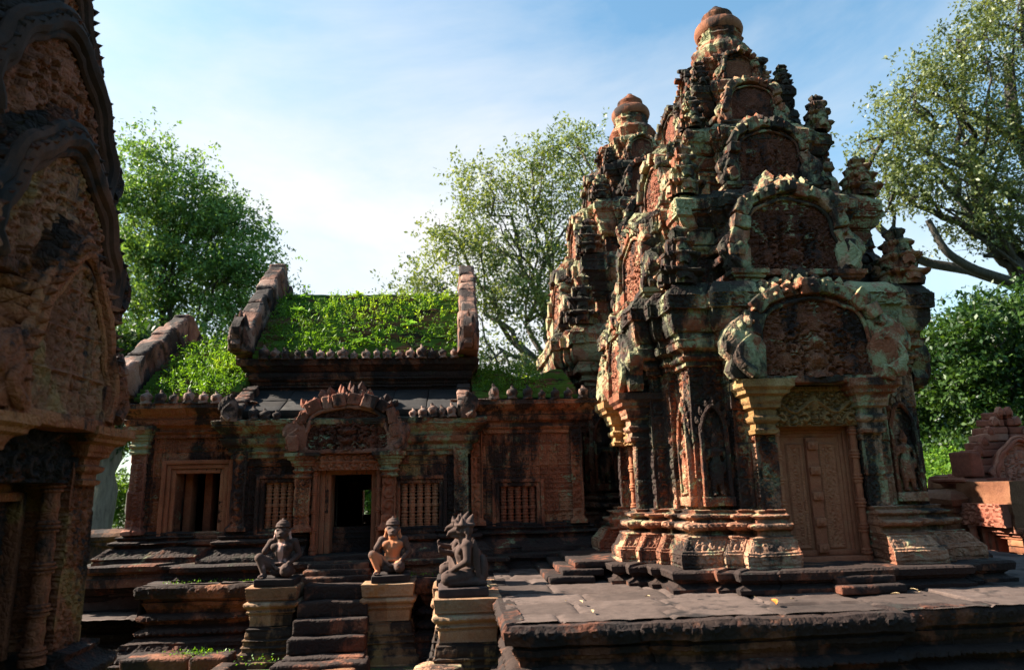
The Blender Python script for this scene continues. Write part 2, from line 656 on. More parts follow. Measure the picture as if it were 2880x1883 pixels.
M_lat_dk = stone('dark_laterite', ((.07, .035, .02), (.17, .07, .035), (.28, .13, .06)), black=.50, lichen=.66, seed=50, yellow=None, bump=.9)
M_gate = stone('pink_sandstone', ((.20, .055, .032), (.40, .125, .072), (.54, .24, .15)), black=.60, lichen=.64, seed=53, yellow=.75)
M_rubble = stone('ruined_brick', ((.12, .04, .018), (.34, .12, .055), (.52, .22, .10)), black=.53, lichen=.70, seed=56, yellow=None, streak=.8)
M_stat = stone('dark_statue_stone', ((.09, .05, .038), (.20, .115, .085), (.30, .185, .14)), black=.60, lichen=None, seed=60, yellow=None, bump=.12, grain=.5, blackcol=(.035, .027, .026))
M_black = stone('black_statue_base', ((.03, .02, .018), (.055, .036, .03), (.10, .06, .05)), black=.62, lichen=.72, seed=63, yellow=None, bump=.2)
M_tymp = stone('dark_red_relief_stone', ((.08, .026, .014), (.25, .07, .034), (.38, .14, .07)), black=0.49, lichen=0.57, seed=81, yellow=None, carve=0.45, cscale=24)
M_lib_arch = stone('blackened_arch_stone', ((.03, .016, .011), (.07, .03, .018), (.17, .062, .032)), black=.50, lichen=.70, seed=83, yellow=None)
M_lib_tymp = stone('fresh_red_relief_stone', ((.16, .045, .022), (.36, .115, .058), (.54, .25, .12)), black=.55, lichen=.78, seed=85, yellow=.60, ycol=(.50, .26, .10), carve=0.4, cscale=26)
M_tymp2 = stone('patchy_carved_stone', ((.12, .04, .022), (.36, .12, .065), (.52, .24, .15)), black=.50, lichen=.58, seed=87, yellow=None, carve=.25)
M_finial = stone('smooth_terracotta_stone', ((.28, .085, .04), (.42, .155, .075), (.50, .22, .11)), black=0.5, lichen=.78, seed=66, yellow=None, bump=0.4)


def statue_mat(name, chest, seed, thr):
    """dark grimy sandstone, the grime worn off belly, chest and shins where it shows the fresh stone"""
    m = stone(name, ((.09, .05, .038), (.20, .115, .085), (.30, .185, .14)), black=.62, lichen=.72, seed=seed, yellow=None, bump=.12, grain=.5, licol=(.10, .17, .12), blackcol=(.035, .027, .026))
    t = m.node_tree
    b = [x for x in t.nodes if x.type == 'BSDF_PRINCIPLED'][0]
    src = b.inputs['Base Color'].links[0].from_socket
    att = t.nodes.new('ShaderNodeAttribute')
    att.attribute_name = 'blk'
    mr = t.nodes.new('ShaderNodeMapRange')
    mr.interpolation_type = 'SMOOTHSTEP'
    mr.inputs['From Min'].default_value = thr
    mr.inputs['From Max'].default_value = thr + .18
    t.links.new(att.outputs['Fac'], mr.inputs['Value'])
    mx = t.nodes.new('ShaderNodeMix')
    mx.data_type = 'RGBA'
    t.links.new(mr.outputs[0], mx.inputs['Factor'])
    t.links.new(src, mx.inputs['A'])
    mx.inputs['B'].default_value = (*chest, 1)
    t.links.new(mx.outputs['Result'], b.inputs['Base Color'])
    return m


def leaf_mat(name, dark, light, trans=.45, gloss=.35):
    m = bpy.data.materials.new(name)
    t = NT(m)
    att = t.n('ShaderNodeAttribute', attribute_name='blk')
    col = t.ramp(att.outputs['Fac'], [(0, dark), (.7, tuple((a + b) / 2 for a, b in zip(dark, light))), (1, light)])
    b = t.n('ShaderNodeBsdfPrincipled')
    t.link(col, b.inputs['Base Color'])
    t.set(b, Roughness=.45)
    b.inputs['Specular IOR Level'].default_value = gloss
    tr = t.n('ShaderNodeBsdfTranslucent')
    tc2 = t.mix(1.0, col, (1.25, 1.2, .45), 'MULTIPLY')
    t.link(tc2, tr.inputs['Color'])
    mx = t.n('ShaderNodeMixShader')
    mx.inputs[0].default_value = trans
    t.link(b.outputs[0], mx.inputs[1])
    t.link(tr.outputs[0], mx.inputs[2])
    t.link(mx.outputs[0], t.out.inputs[0])
    return m


L_left = leaf_mat('bright_green_leaves', (0.051, 0.119, 0.034), (0.204, 0.306, 0.085), .45)
L_mid = leaf_mat('olive_green_leaves', (0.08, 0.12, 0.036), (0.272, 0.304, 0.096), .4, .5)
L_right = leaf_mat('glossy_olive_leaves', (0.056, 0.08, 0.024), (0.2, 0.224, 0.072), .35, .5)
L_deep = leaf_mat('deep_green_leaves', (0.01, 0.036, 0.007), (0.064, 0.119, 0.019), .38)
L_forest = leaf_mat('darkened_forest_leaves', (.008, .02, .005), (.03, .055, .012), .2)  # leaves darkened so the added tree ring bounces little light
L_roof = leaf_mat('fresh_green_leaves', (0.043, 0.119, 0.01), (0.196, 0.34, 0.03), .5)
L_roof_y = leaf_mat('yellow_green_leaves', (0.128, 0.221, 0.017), (0.357, 0.468, 0.043), .55)
L_bush = leaf_mat('light_green_bush_leaves', (0.056, 0.144, 0.016), (0.24, 0.368, 0.048), .48)  # light green leaf colour for bushes and the doorway thicket


def plain(name, col, rough=.8, nz=20, var=.5):
    m = bpy.data.materials.new(name)
    t = NT(m)
    geo = t.n('ShaderNodeNewGeometry')
    n = t.noise(geo.outputs['Position'], nz, 6, .6)
    c = t.ramp(n, [(.25, tuple(x * (1 - var) for x in col)), (.75, tuple(min(1, x * (1 + var)) for x in col))])
    b = t.n('ShaderNodeBsdfPrincipled')
    t.link(c, b.inputs['Base Color'])
    t.set(b, Roughness=rough)
    bp = t.n('ShaderNodeBump')
    t.set(bp, Strength=.4, Distance=.03)
    t.link(n, bp.inputs['Height'])
    t.link(bp.outputs[0], b.inputs['Normal'])
    t.link(b.outputs[0], t.out.inputs[0])
    return m


def bark(name, a, c):
    m = bpy.data.materials.new(name)
    t = NT(m)
    geo = t.n('ShaderNodeNewGeometry')
    mp = t.n('ShaderNodeMapping')
    mp.inputs['Scale'].default_value = (7, 7, .9)
    t.link(geo.outputs['Position'], mp.inputs[0])
    n = t.noise(mp.outputs[0], 1.4, 8, .65, .5)
    col = t.ramp(n, [(.3, a), (.7, c)])
    b = t.n('ShaderNodeBsdfPrincipled')
    t.link(col, b.inputs['Base Color'])
    t.set(b, Roughness=.9)
    bp = t.n('ShaderNodeBump')
    t.set(bp, Strength=.6, Distance=.08)
    t.link(n, bp.inputs['Height'])
    t.link(bp.outputs[0], b.inputs['Normal'])
    t.link(b.outputs[0], t.out.inputs[0])
    return m


BK_pale = bark('pale_grey_bark', (.085, .06, .042), (.24, .18, .13))
BK_dark = bark('dark_bark', (.02, .016, .013), (.075, .06, .047))
BK_grey = bark('grey_branch_bark', (.05, .04, .032), (.17, .14, .11))
M_dark = plain('shade_dark_interior_stone', (.045, .02, .012), .95)  # interior shade put into the colour of inner walls and opening sheets


# ------------------------------------------------------------------ mouldings
def rect_plan(x0, x1, y0, y1):
    return [(x0, y0, 1), (x1, y0, 1), (x1, y1, 1), (x0, y1, 1)]


def cross_plan(a, sides, notch=None):
    """square core of half width a; sides = bays per face (front, right, back, left): [(half width, depth), ...];
    notch = {face: (half width, depth)}: a straight slot left for a door, whose cheeks the mouldings do not follow"""
    out = []
    for f in range(4):
        bays = sides[f]
        pts = [(-a, a, 1)]
        d0 = a
        for (hw, d) in bays:
            pts += [(-hw, d0, 1), (-hw, d, 1)]
            d0 = d
        if notch and f in notch:
            hw, d = notch[f]
            pts += [(-hw, d0, 0), (-hw, d, 0), (hw, d, 0), (hw, d0, 1)]
        for (hw, d) in reversed(bays):
            i = bays.index((hw, d))
            dn = bays[i - 1][1] if i else a
            pts += [(hw, d, 1), (hw, dn, 1)]
        for (u, d, wgt) in pts:
            x, y = u, -d
            for _ in range(f):
                x, y = -y, x
            out.append((x, y, wgt))
    # merge doubled points
    res = []
    for p in out:
        if res and abs(p[0] - res[-1][0]) < 1e-6 and abs(p[1] - res[-1][1]) < 1e-6:
            res[-1] = p
        else:
            res.append(p)
    return res


def loft(mb, plan, prof, step=.09, fstep=.02, fine=((0, -1),), mat=0, cap_top=False, seed=0, bh=.26, bw=.43, bamp=.012, wamp=.005, off=(0, 0, 0), s=1.0, jamp=.007):
    """mouldings run round a plan. prof rows: (offset, z[, pattern, amount]); the pattern fills the band that ends at that row"""
    n = len(plan)
    XY = np.array([(p[0], p[1]) for p in plan], float)
    wt = [p[2] for p in plan]
    nor, L = [], []
    for i in range(n):
        d = XY[(i + 1) % n] - XY[i]
        l = np.hypot(*d)
        L.append(l)
        nor.append(np.array([d[1], -d[0]]) / (l + 1e-12))
    mit = [nor[i - 1] * wt[i - 1] + nor[i] * wt[i] if abs(np.dot(nor[i - 1], nor[i])) < .5 else nor[i] * wt[i] for i in range(n)]
    cu, cL, cN, base, mm, eid, cfine = [], [], [], [], [], [], []
    for i in range(n):
        isf = any(np.dot(nor[i], f) > .9 for f in fine)
        k = max(1, int(math.ceil(L[i] / (fstep if isf else step))))
        for j in range(k):
            q = j / k
            base.append(XY[i] * (1 - q) + XY[(i + 1) % n] * q)
            mm.append(mit[i] * (1 - q) + mit[(i + 1) % n] * q)
            cu.append((q - .5) * L[i])
            cL.append(L[i])
            eid.append(i)
            cfine.append(isf)
    base, mm, cu, cL, eid = map(np.array, (base, mm, cu, cL, eid))
    rows = [(prof[0][0], prof[0][1], None, 0, 0, 1, 0)]
    anyfine = any(cfine)
    for a, b in zip(prof[:-1], prof[1:]):
        code = b[2] if len(b) > 2 else None
        amp = b[3] if len(b) > 3 else (.012 if code else 0)
        ln = math.hypot(b[0] - a[0], b[1] - a[1])
        st = (fstep if anyfine else step) if code else step * (.5 if anyfine else 1)
        k = max(1, int(math.ceil(ln / st)))
        if code in ('beads', 'lotus', 'lotusd', 'diamond'):
            k = max(k, 4)
        for j in range(1, k + 1):
            q = j / k
            rows.append((a[0] + (b[0] - a[0]) * q, a[1] + (b[1] - a[1]) * q, code, amp if j < k else amp * .3, q, max(ln, .01), ln * q))
    ro = np.array([r[0] for r in rows])
    rz = np.array([r[1] for r in rows])
    P = np.zeros((len(base), len(rows), 3))
    P[..., :2] = base[:, None] + mm[:, None] * ro[None, :, None]
    P[..., 2] = rz[None]
    du = np.roll(P, -1, 0) - np.roll(P, 1, 0)
    dv = np.gradient(P, axis=1)
    N = np.cross(du, dv)
    N /= np.linalg.norm(N, axis=-1)[..., None] + 1e-9
    H = np.zeros(P.shape[:2])
    edge = np.clip((cL / 2 - np.abs(cu)) / .02, 0, 1)
    r0 = 0
    while r0 < len(rows):
        code = rows[r0][2]
        r1 = r0
        while r1 + 1 < len(rows) and rows[r1 + 1][2] == code and rows[r1 + 1][5] == rows[r0][5] and rows[r1 + 1][4] > rows[r1][4]:
            r1 += 1
        if code:
            sl = slice(r0, r1 + 1)
            t = np.array([r[4] for r in rows[sl]])[None]
            hh = rows[r0][5]
            v = t * hh
            am = np.array([r[3] for r in rows[sl]])[None]
            for l in np.unique(np.round(cL, 4)):
                c = np.where(np.abs(cL - l) < 1e-3)[0]
                hp = pattern(code, cu[c][:, None] + 0 * t, v + 0 * cu[c][:, None], t + 0 * cu[c][:, None], hh, l)
                if code in ('scroll', 'flower', 'leafy'):
                    mg = min(.018, l * .13)
                    inn = np.clip((l / 2 - np.abs(cu[c]) - mg) / .005, 0, 1)[:, None]
                    H[np.ix_(c, range(r0, r1 + 1))] -= (1 - np.clip(hp, 0, 1)) * am * inn
                else:
                    H[np.ix_(c, range(r0, r1 + 1))] += hp * am * edge[c][:, None]
        r0 = r1 + 1
    br = np.floor(P[..., 2] / bh)
    uu = cu[:, None] + (br % 2) * bw * .5 + eid[:, None] * 3.7
    bx = np.floor(uu / bw)
    blk = rnd2(bx + 1000, br + 500, seed + 5)
    H += (rnd2(bx + 1000, br + 500, seed) - .5) * 2 * bamp
    if jamp:
        fu = np.abs(uu / bw - np.floor(uu / bw) - .5) * bw
        fz = np.abs(P[..., 2] / bh - br - .5) * bh
        H -= jamp * (((bw / 2 - fu) < .008) | ((bh / 2 - fz) < .009))
    P = P + N * H[..., None]
    P = warp(P, wamp, .2, seed, wamp * .4, .05)
    if s != 1.0:
        P = P * s
    P = P + np.array(off)
    mb.grid(P, cu=True, mat=mat, blk=blk)
    if cap_top:
        zt = float(rz[-1])
        ctr = np.append(XY.mean(0), zt) * s + np.array(off)
        ring = P[:, -1]
        m = len(ring)
        V = np.concatenate([ring, ctr[None]])
        mb.add(V, np.array([[i, (i + 1) % m, m] for i in range(m)]), mat, .5)
    return P


def panel(mb, O, U, Wd, w_, h_, hf, step=.016, amp=.012, back=.06, holes=(), mat=0, seed=0, bh=None, bw=.4, bamp=.006, wamp=.003, outline=None):
    """relief slab: O lower-left corner, U along, Wd outward (unit vectors), vertical is +z. holes: (u0,u1,v0,v1)"""
    O, U, Wd = np.array(O, float), np.array(U, float), np.array(Wd, float)
    Z = np.array([0, 0, 1.])

    def ax(L, cuts):
        k = max(2, int(round(L / step)))
        l = list(np.linspace(0, L, k + 1))
        for c in cuts:
            i = int(np.argmin(np.abs(np.array(l) - c)))
            if 0 < i < k:
                l[i] = c
        return np.array(sorted(l))
    A = ax(w_, [c for hl in holes for c in hl[:2]])
    B = ax(h_, [c for hl in holes for c in hl[2:]])
    u, v = np.meshgrid(A, B, indexing='ij')
    H = hf(u - w_ / 2, v) * amp
    blk = None
    if bh:
        br = np.floor(v / bh + .3)
        uu = u + (br % 2) * bw * .5
        bx = np.floor(uu / bw)
        H = H + (rnd2(bx + 300, br + 300, seed) - .5) * 2 * bamp
        fu = np.abs(uu / bw - bx - .5) * bw
        fz = np.abs(v / bh + .3 - br - .5) * bh
        H = H - .009 * (((bw / 2 - fu) < .009) | ((bh / 2 - fz) < .009))
        blk = rnd2(bx + 300, br + 300, seed + 5)
    P = O + u[..., None] * U + v[..., None] * Z + H[..., None] * Wd
    P = warp(P, wamp, .2, seed, wamp * .5, .05)
    ok = np.ones((len(A) - 1, len(B) - 1), bool)
    uc, vc = np.meshgrid((A[1:] + A[:-1]) / 2, (B[1:] + B[:-1]) / 2, indexing='ij')
    for hl in holes:
        ok &= ~((uc > hl[0]) & (uc < hl[1]) & (vc > hl[2]) & (vc < hl[3]))
    if outline is not None:
        ok &= outline(uc - w_ / 2, vc)
    flip = np.dot(np.cross(U, Z), Wd) < 0
    mb.grid(P, mat=mat, blk=blk, keep=ok, flip=flip)
    if back:
        # returns round the rim and round each hole
        okp = np.pad(ok, 1)
        idx = lambda i, j: P[i, j]
        segs = []
        for i in range(ok.shape[0]):
            for j in range(ok.shape[1]):
                if not ok[i, j]:
                    continue
                if not okp[i, j + 1]: segs.append((P[i, j], P[i, j + 1]))
                if not okp[i + 2, j + 1]: segs.append((P[i + 1, j + 1], P[i + 1, j]))
                if not okp[i + 1, j]: segs.append((P[i + 1, j], P[i, j]))
                if not okp[i + 1, j + 2]: segs.append((P[i, j + 1], P[i + 1, j + 1]))
        if segs:
            S = np.array(segs)
            k = len(S)
            V = np.concatenate([S[:, 0], S[:, 1], S[:, 1] - Wd * back, S[:, 0] - Wd * back])
            F = np.stack([np.arange(k), np.arange(k) + 3 * k, np.arange(k) + 2 * k, np.arange(k) + k], -1)
            mb.add(V, F[:, ::-1] if flip else F, mat, random.random())


def leaf_spike(mb, c, out, up, w_, h_, th, blk=None, mat=0):
    """one upright flame-shaped stone leaf: c base centre, up its direction, out the way it faces"""
    c, out, up = (np.array(x, float) for x in (c, out, up))
    up = up / np.linalg.norm(up)
    side = np.cross(up, out)
    sh = [(-.36, 0), (-.5, .25), (-.46, .5), (-.25, .78), (0, 1), (.25, .78), (.46, .5), (.5, .25), (.36, 0)]
    V = [c + side * a * w_ + up * b * h_ for a, b in sh]
    n = len(V)
    V += [v - out * th for v in V]
    V += [c + up * h_ * .42 + out * th * .55, c + up * h_ * .15 + out * th * .4]
    F3 = [[i, 2 * n, i + 1] for i in range(n - 1)] + [[0, 2 * n + 1, 2 * n], [2 * n + 1, n - 1, 2 * n]]
    F4 = [[i, i + 1, i + 1 + n, i + n] for i in range(n - 1)]
    o = np.array(F3)
    mb.add(V, o[:, ::-1], mat, blk)
    mb.add(V, np.array(F4), mat, blk)


LOBES = [(-.76, .0), (-.84, .10), (-.86, .2), (-.80, .31), (-.68, .36), (-.66, .47), (-.60, .58), (-.48, .655), (-.38, .70), (-.28, .79), (-.14, .86), (0, .90)]


FLAT = [(-.80, 0), (-.89, .10), (-.92, .24), (-.86, .36), (-.76, .42), (-.78, .54), (-.76, .68), (-.64, .80), (-.46, .86), (-.24, .92), (0, .95)]


def arch_pts(W, H, n=46, lobes=None):
    lb = lobes or LOBES
    p = np.array(lb + [(-x, y) for x, y in lb[-2::-1]])
    d = np.concatenate([[0], np.cumsum(np.hypot(*np.diff(p, axis=0).T))])
    q = np.linspace(0, d[-1], n)
    x = np.interp(q, d, p[:, 0])
    y = np.interp(q, d, p[:, 1])
    k = np.array([.25, .5, .25])
    for _ in range(2):
        x[1:-1] = np.convolve(x, k, 'valid')
        y[1:-1] = np.convolve(y, k, 'valid')
    return np.stack([x * W, y * H], -1)


def naga(mb, O, U, Wd, side, sz, mat=0):
    """the flaring hooded serpent-heads that end a pediment: a curled fan with a crest"""
    O, U, Wd = (np.array(a, float) for a in (O, U, Wd))
    Z = np.array([0, 0, 1.])
    E = lambda a, b, c=0: O + U * side * a * sz + Z * b * sz + Wd * c * sz
    fan = [(-.12, 0), (.42, 0), (.5, .12), (.44, .3), (.56, .46), (.6, .66), (.5, .84), (.34, .98), (.2, 1.08), (.06, .92), (-.06, .76), (-.16, .55)]
    c = (.2, .5)
    n = len(fan)
    V = [E(a, b, .10) for a, b in fan] + [E(a, b, -.16) for a, b in fan] + [E(*c, .26), E(*c, -.16)]
    F = [[i, (i + 1) % n, 2 * n] for i in range(n)]
    F4 = [[i, i + n, (i + 1) % n + n, (i + 1) % n] for i in range(n)]
    right = np.dot(np.cross(U * side, Z), Wd) > 0
    F, F4 = np.array(F), np.array(F4)
    if not right:
        F, F4 = F[:, ::-1], F4[:, ::-1]
    b = random.random()
    mb.add(V, F, mat, b)
    mb.add(V, F4, mat, b)
    # curling body and head bosses
    t = np.linspace(0, 1, 14)
    pts = [E(.12 + .22 * math.sin(q * 3.4) + .05 * q, .06 + .62 * q, .17) for q in t]
    mb.tube(pts, np.interp(t, [0, .5, 1], [.11, .09, .07]) * sz, 8, mat, b)
    for k in range(4):
        a = .15 + .11 * k
        mb.ell(E(.12 + .13 * k, .98 - .11 * k - .03 * (k - 1) ** 2, .1), np.array([.085, .085, .12]) * sz, seg=8, blk=b)


def tympanum(W, H, seed):
    def hf(u, v):
        a = np.abs(u)
        s = W * .165
        h = p_scroll(a + s * .1, v + s * .2, s)
        h2 = p_leafy(a, v, W * .085, seed)
        h = np.where((a < W * .5) & (v < H * .62 * (1 - a / W * .6) + .02), np.maximum(h, h2 * .9), h2 * .5)
        ctr = np.exp(-(u / (W * .10)) ** 2) * (v < H * .66) * (.8 + .5 * np.cos(v / H * 34) * (v < H * .5))
        h = np.maximum(h, 1.3 * ctr)
        return np.maximum(h, 1.2 * np.clip(1 - np.hypot((a - W * .42) / (W * .11), (v - H * .17) / (H * .11)), 0, 1) ** .5)
    return hf


def pediment(name, parent, W, H, mats, th=.2, fine=True, seed=1, erode=0.0, nl=17, crest=1.0, sz=None, wv=.014, ramp=.058, tube=1.0, lobes=None, blocky=0, arch=None, tymp=None):
    """polylobed gable: local x along, front faces -y, base on z=0. Returns the object (local coords)"""
    rs = random.Random(seed)
    mb = MB()
    U, Wd = np.array([1., 0, 0]), np.array([0, -1., 0])
    A = arch_pts(W, H, 46, lobes)
    ymin = np.interp
    xs, ys = A[:, 0], A[:, 1]
    half = len(A) // 2

    def inside(u, v):
        a = -np.abs(u)
        # width allowed at height v
        hx = np.interp(v, np.maximum.accumulate(ys[:half + 1]), xs[:half + 1])
        return a > hx
    st = .014 if fine else .03
    panel(mb, (-W, 0, 0), U, Wd, 2 * W, H * .9, tympanum(W, H, seed), step=st, amp=ramp * W / .7, back=0, outline=lambda u, v: inside(u, v), seed=seed, mat=2)
    # body slab behind the panel: extruded outline
    n = len(A)
    O2 = A * 1.0
    Vf = [(x, .012, y) for x, y in O2]
    Vb = [(x, th, y) for x, y in O2]
    ctr = [(0, .012, H * .3), (0, th, H * .3)]
    V = np.array(Vf + Vb + ctr)
    F4 = np.array([[i, i + 1, i + 1 + n, i + n] for i in range(n - 1)])
    F3 = np.array([[i + 1, i, 2 * n] for i in range(n - 1)] + [[0, n - 1, 2 * n]] + [[i + n, i + 1 + n, 2 * n + 1] for i in range(n - 1)] + [[n - 1 + n, n, 2 * n + 1]])
    mb.add(V, F4[:, ::-1], 0, .5)
    mb.add(V, F3, 0, .5)
    # triple moulded arch
    if blocky:      # worn voussoir blocks, some slipped or broken back
        dl = np.concatenate([[0], np.cumsum(np.hypot(*np.diff(A, axis=0).T))])
        cuts = [0]
        while cuts[-1] < dl[-1]:
            cuts.append(cuts[-1] + W * rs.uniform(.17, .34))
        for c0, c1 in zip(cuts[:-1], cuts[1:]):
            dm = min((c0 + c1) / 2, dl[-1])
            x, y = np.interp(dm, dl, A[:, 0]), np.interp(dm, dl, A[:, 1])
            j = min(int(np.searchsorted(dl, dm)), n - 2)
            tg = A[min(j + 2, n - 1)] - A[max(j - 2, 0)]
            Mx = Matrix.Translation((x * 1.05, -.02 + rs.uniform(-.03, .035), y * 1.04)) @ Matrix.Rotation(-math.atan2(tg[1], tg[0]) + rs.uniform(-.09, .09), 4, 'Y')
            hl = (c1 - c0) / 2 * .98
            rad = blocky * W * rs.uniform(.085, .135)
            mb.box(-hl, hl, -.05 - rs.uniform(0, .03), th * .6, -rad, rad, .03, .012, mat=0 if rs.random() < .7 else 1, M=Mx, amp=.010, seed=seed + int(dm * 90))
    for q, rad, dy in ((.90, .020, -.03),) if blocky else ((1.0, .040, -.045), (.91, .022, -.03), (1.09, .030, -.03)):
        pts = np.stack([A[:, 0] * q, np.full(n, dy), A[:, 1] * q], -1)
        mb.tube(pts, tube * rad * W / .7 * (1 + .12 * np.array([rs.uniform(-1, 1) for _ in range(n)])), 8, 1, rs.random())
    # flame leaves standing on the arch, lost ones left out
    d = np.concatenate([[0], np.cumsum(np.hypot(*np.diff(A, axis=0).T))])
    tx = np.gradient(A, axis=0)
    for ring, (q0, lh, ty) in enumerate(((1.04, .17, -.035), (1.10, .22, .02), (1.17, .24, .09))):
        m = nl + 4 + ring
        for k in range(m):
            if rs.random() < erode:
                continue
            dd = d[-1] * (.07 + .86 * k / (m - 1))
            x = np.interp(dd, d, A[:, 0]) * q0
            y = np.interp(dd, d, A[:, 1]) * q0
            gx, gy = np.interp(dd, d, tx[:, 0]), np.interp(dd, d, tx[:, 1])
            nrm = np.array([-gy, gx])
            nrm /= np.linalg.norm(nrm) + 1e-9
            nrm = nrm * .75 + np.array([0, .65])
            mid = 1 - abs(x) / W
            hh = lh * H * (.62 + .45 * mid) * rs.uniform(.8, 1.08) * crest
            leaf_spike(mb, (x, ty, y - .03 * H), (rs.uniform(-.2, .2), -1, 0), (nrm[0] + rs.uniform(-.15, .15), rs.uniform(-.05, .12), nrm[1]), .15 * W * rs.uniform(.8, 1.25), hh * rs.uniform(.7, 1.1), th * .5, rs.random() * .6)
    s2 = (sz or .42) * H
    for sd_ in (-1, 1):
        naga(mb, (sd_ * W * .80, -.01, 0), U, Wd, sd_, s2)
    # foot band
    mb.box(-W * .98, W * .98, -.05, th, -.035 * H / .6, .012, step=.06, ch=.006, blk=.5)
    mb.V = [warp(v, wv * W / .6, .12, seed, wv * .45, .035) for v in mb.V]
    return mb.build(name, [mats, arch or mats, tymp or mats], parent, local=True, smooth=40)


def colonette(mb, c, h, r, mat=0, rings=5):
    """turned octagonal door post with bands of rings"""
    pr = [(r * 1.25, 0), (r * 1.25, h * .035), (r * 1.05, h * .04)]
    for k in range(rings):
        z = h * (.06 + .9 * k / (rings - 1))
        for dz, q in ((-.035, .86), (-.03, 1.1), (-.02, 1.16), (-.012, .98), (-.004, 1.28), (.006, 1.3), (.012, 1.0), (.02, 1.15), (.03, 1.1), (.035, .86)):
            pr.append((r * q, min(max(z + dz * h, h * .045), h * .995)))
        if k < rings - 1:
            for q in (.35, .5, .65):
                pr.append((r * (.86 + (.1 if q == .5 else 0)), z + q * h * .9 / (rings - 1)))
    pr.append((r * 1.2, h))
    mb.lathe(pr, c, 14, mat)


BAL = [(.5, 0), (.5, .03), (.36, .04), (.5, .06), (.5, .075), (.36, .085), (.42, .11), (.48, .14), (.36, .16), (.5, .175), (.5, .2), (.34, .21), (.46, .25), (.5, .27), (.36, .29), (.36, .31),
       (.5, .33), (.5, .36), (.36, .37), (.44, .42), (.36, .45), (.52, .47), (.52, .5)]


def baluster_mesh(mb, c, h, r):
    pr = [(a * 2 * r, b * h) for a, b in BAL] + [(a * 2 * r, (1 - b) * h) for a, b in BAL[-2::-1]]
    mb.lathe(pr, c, 14)


def capital(mb, x0, x1, y0, y1, z0, z1, flare, mat=0, seed=0, fine=((0, -1), (-1, 0))):
    h = z1 - z0
    f = flare
    pr = [(0, z0), (.16 * f, z0 + .02 * h), (.2 * f, z0 + .09 * h), (.06 * f, z0 + .12 * h), (.04 * f, z0 + .2 * h), (.22 * f, z0 + .24 * h), (.28 * f, z0 + .32 * h, 'beads', .008), (.1 * f, z0 + .36 * h),
          (.12 * f, z0 + .46 * h), (.35 * f, z0 + .5 * h), (.36 * f, z0 + .56 * h), (.5 * f, z0 + .7 * h, 'lotus', .012), (.75 * f, z0 + .74 * h), (.78 * f, z0 + .8 * h), (1.0 * f, z0 + .86 * h), (1.0 * f, z1), (0, z1)]
    loft(mb, rect_plan(x0, x1, y0, y1), pr, step=.05, fstep=.02, fine=fine, seed=seed, wamp=.004, bamp=.003, mat=mat, jamp=0)


def figure_mb(seed=0, h=.5):
    """standing carved figure of a guardian or goddess, half sunk in its niche, fused into one body"""
    b = MB()
    H = h
    b.cap((-.07 * H, -.01, .06 * H), (-.06 * H, -.01, .30 * H), .036 * H, .055 * H)
    b.cap((.06 * H, -.03 * H, .06 * H), (.05 * H, -.01, .30 * H), .036 * H, .055 * H)
    b.cap((-.055 * H, 0, .28 * H), (-.045 * H, 0, .48 * H), .062 * H, .075 * H)
    b.cap((.05 * H, 0, .28 * H), (.045 * H, 0, .48 * H), .062 * H, .075 * H)
    b.ell((0, 0, .50 * H), (.115 * H, .07 * H, .06 * H))
    b.cap((0, 0, .5 * H), (.005 * H, 0, .62 * H), .085 * H, .07 * H)
    b.ell((0, -.005, .69 * H), (.12 * H, .07 * H, .075 * H))
    b.ell((-.055 * H, -.055 * H, .695 * H), (.042 * H,) * 3)
    b.ell((.055 * H, -.055 * H, .695 * H), (.042 * H,) * 3)
    b.cap((0, 0, .74 * H), (0, 0, .79 * H), .036 * H, .034 * H)
    b.ell((0, -.012 * H, .845 * H), (.058 * H, .062 * H, .07 * H))
    b.ell((-.06 * H, 0, .83 * H), (.014 * H, .02 * H, .045 * H))
    b.ell((.06 * H, 0, .83 * H), (.014 * H, .02 * H, .045 * H))
    b.cap((0, 0, .89 * H), (0, 0, .99 * H), .052 * H, .022 * H)
    b.cap((-.135 * H, 0, .72 * H), (-.165 * H, 0, .56 * H), .034 * H, .028 * H)
    b.cap((-.165 * H, 0, .56 * H), (-.10 * H, -.05 * H, .63 * H), .028 * H, .024 * H)
    b.cap((.135 * H, 0, .72 * H), (.165 * H, 0, .55 * H), .034 * H, .028 * H)
    b.cap((.165 * H, 0, .55 * H), (.15 * H, -.02 * H, .38 * H), .028 * H, .022 * H)
    b.ell((-.075 * H, -.05 * H, .03 * H), (.04 * H, .08 * H, .025 * H))
    b.ell((.065 * H, -.06 * H, .03 * H), (.04 * H, .08 * H, .025 * H))
    b.cap((.0, -.06 * H, .46 * H), (.01 * H, -.07 * H, .2 * H), .02 * H, .03 * H)
    return fuse(b, .011 * H / .5, 3)


# ================================================================== TOWERS
STD = [(.72, 1.15), (.58, 1.25)]


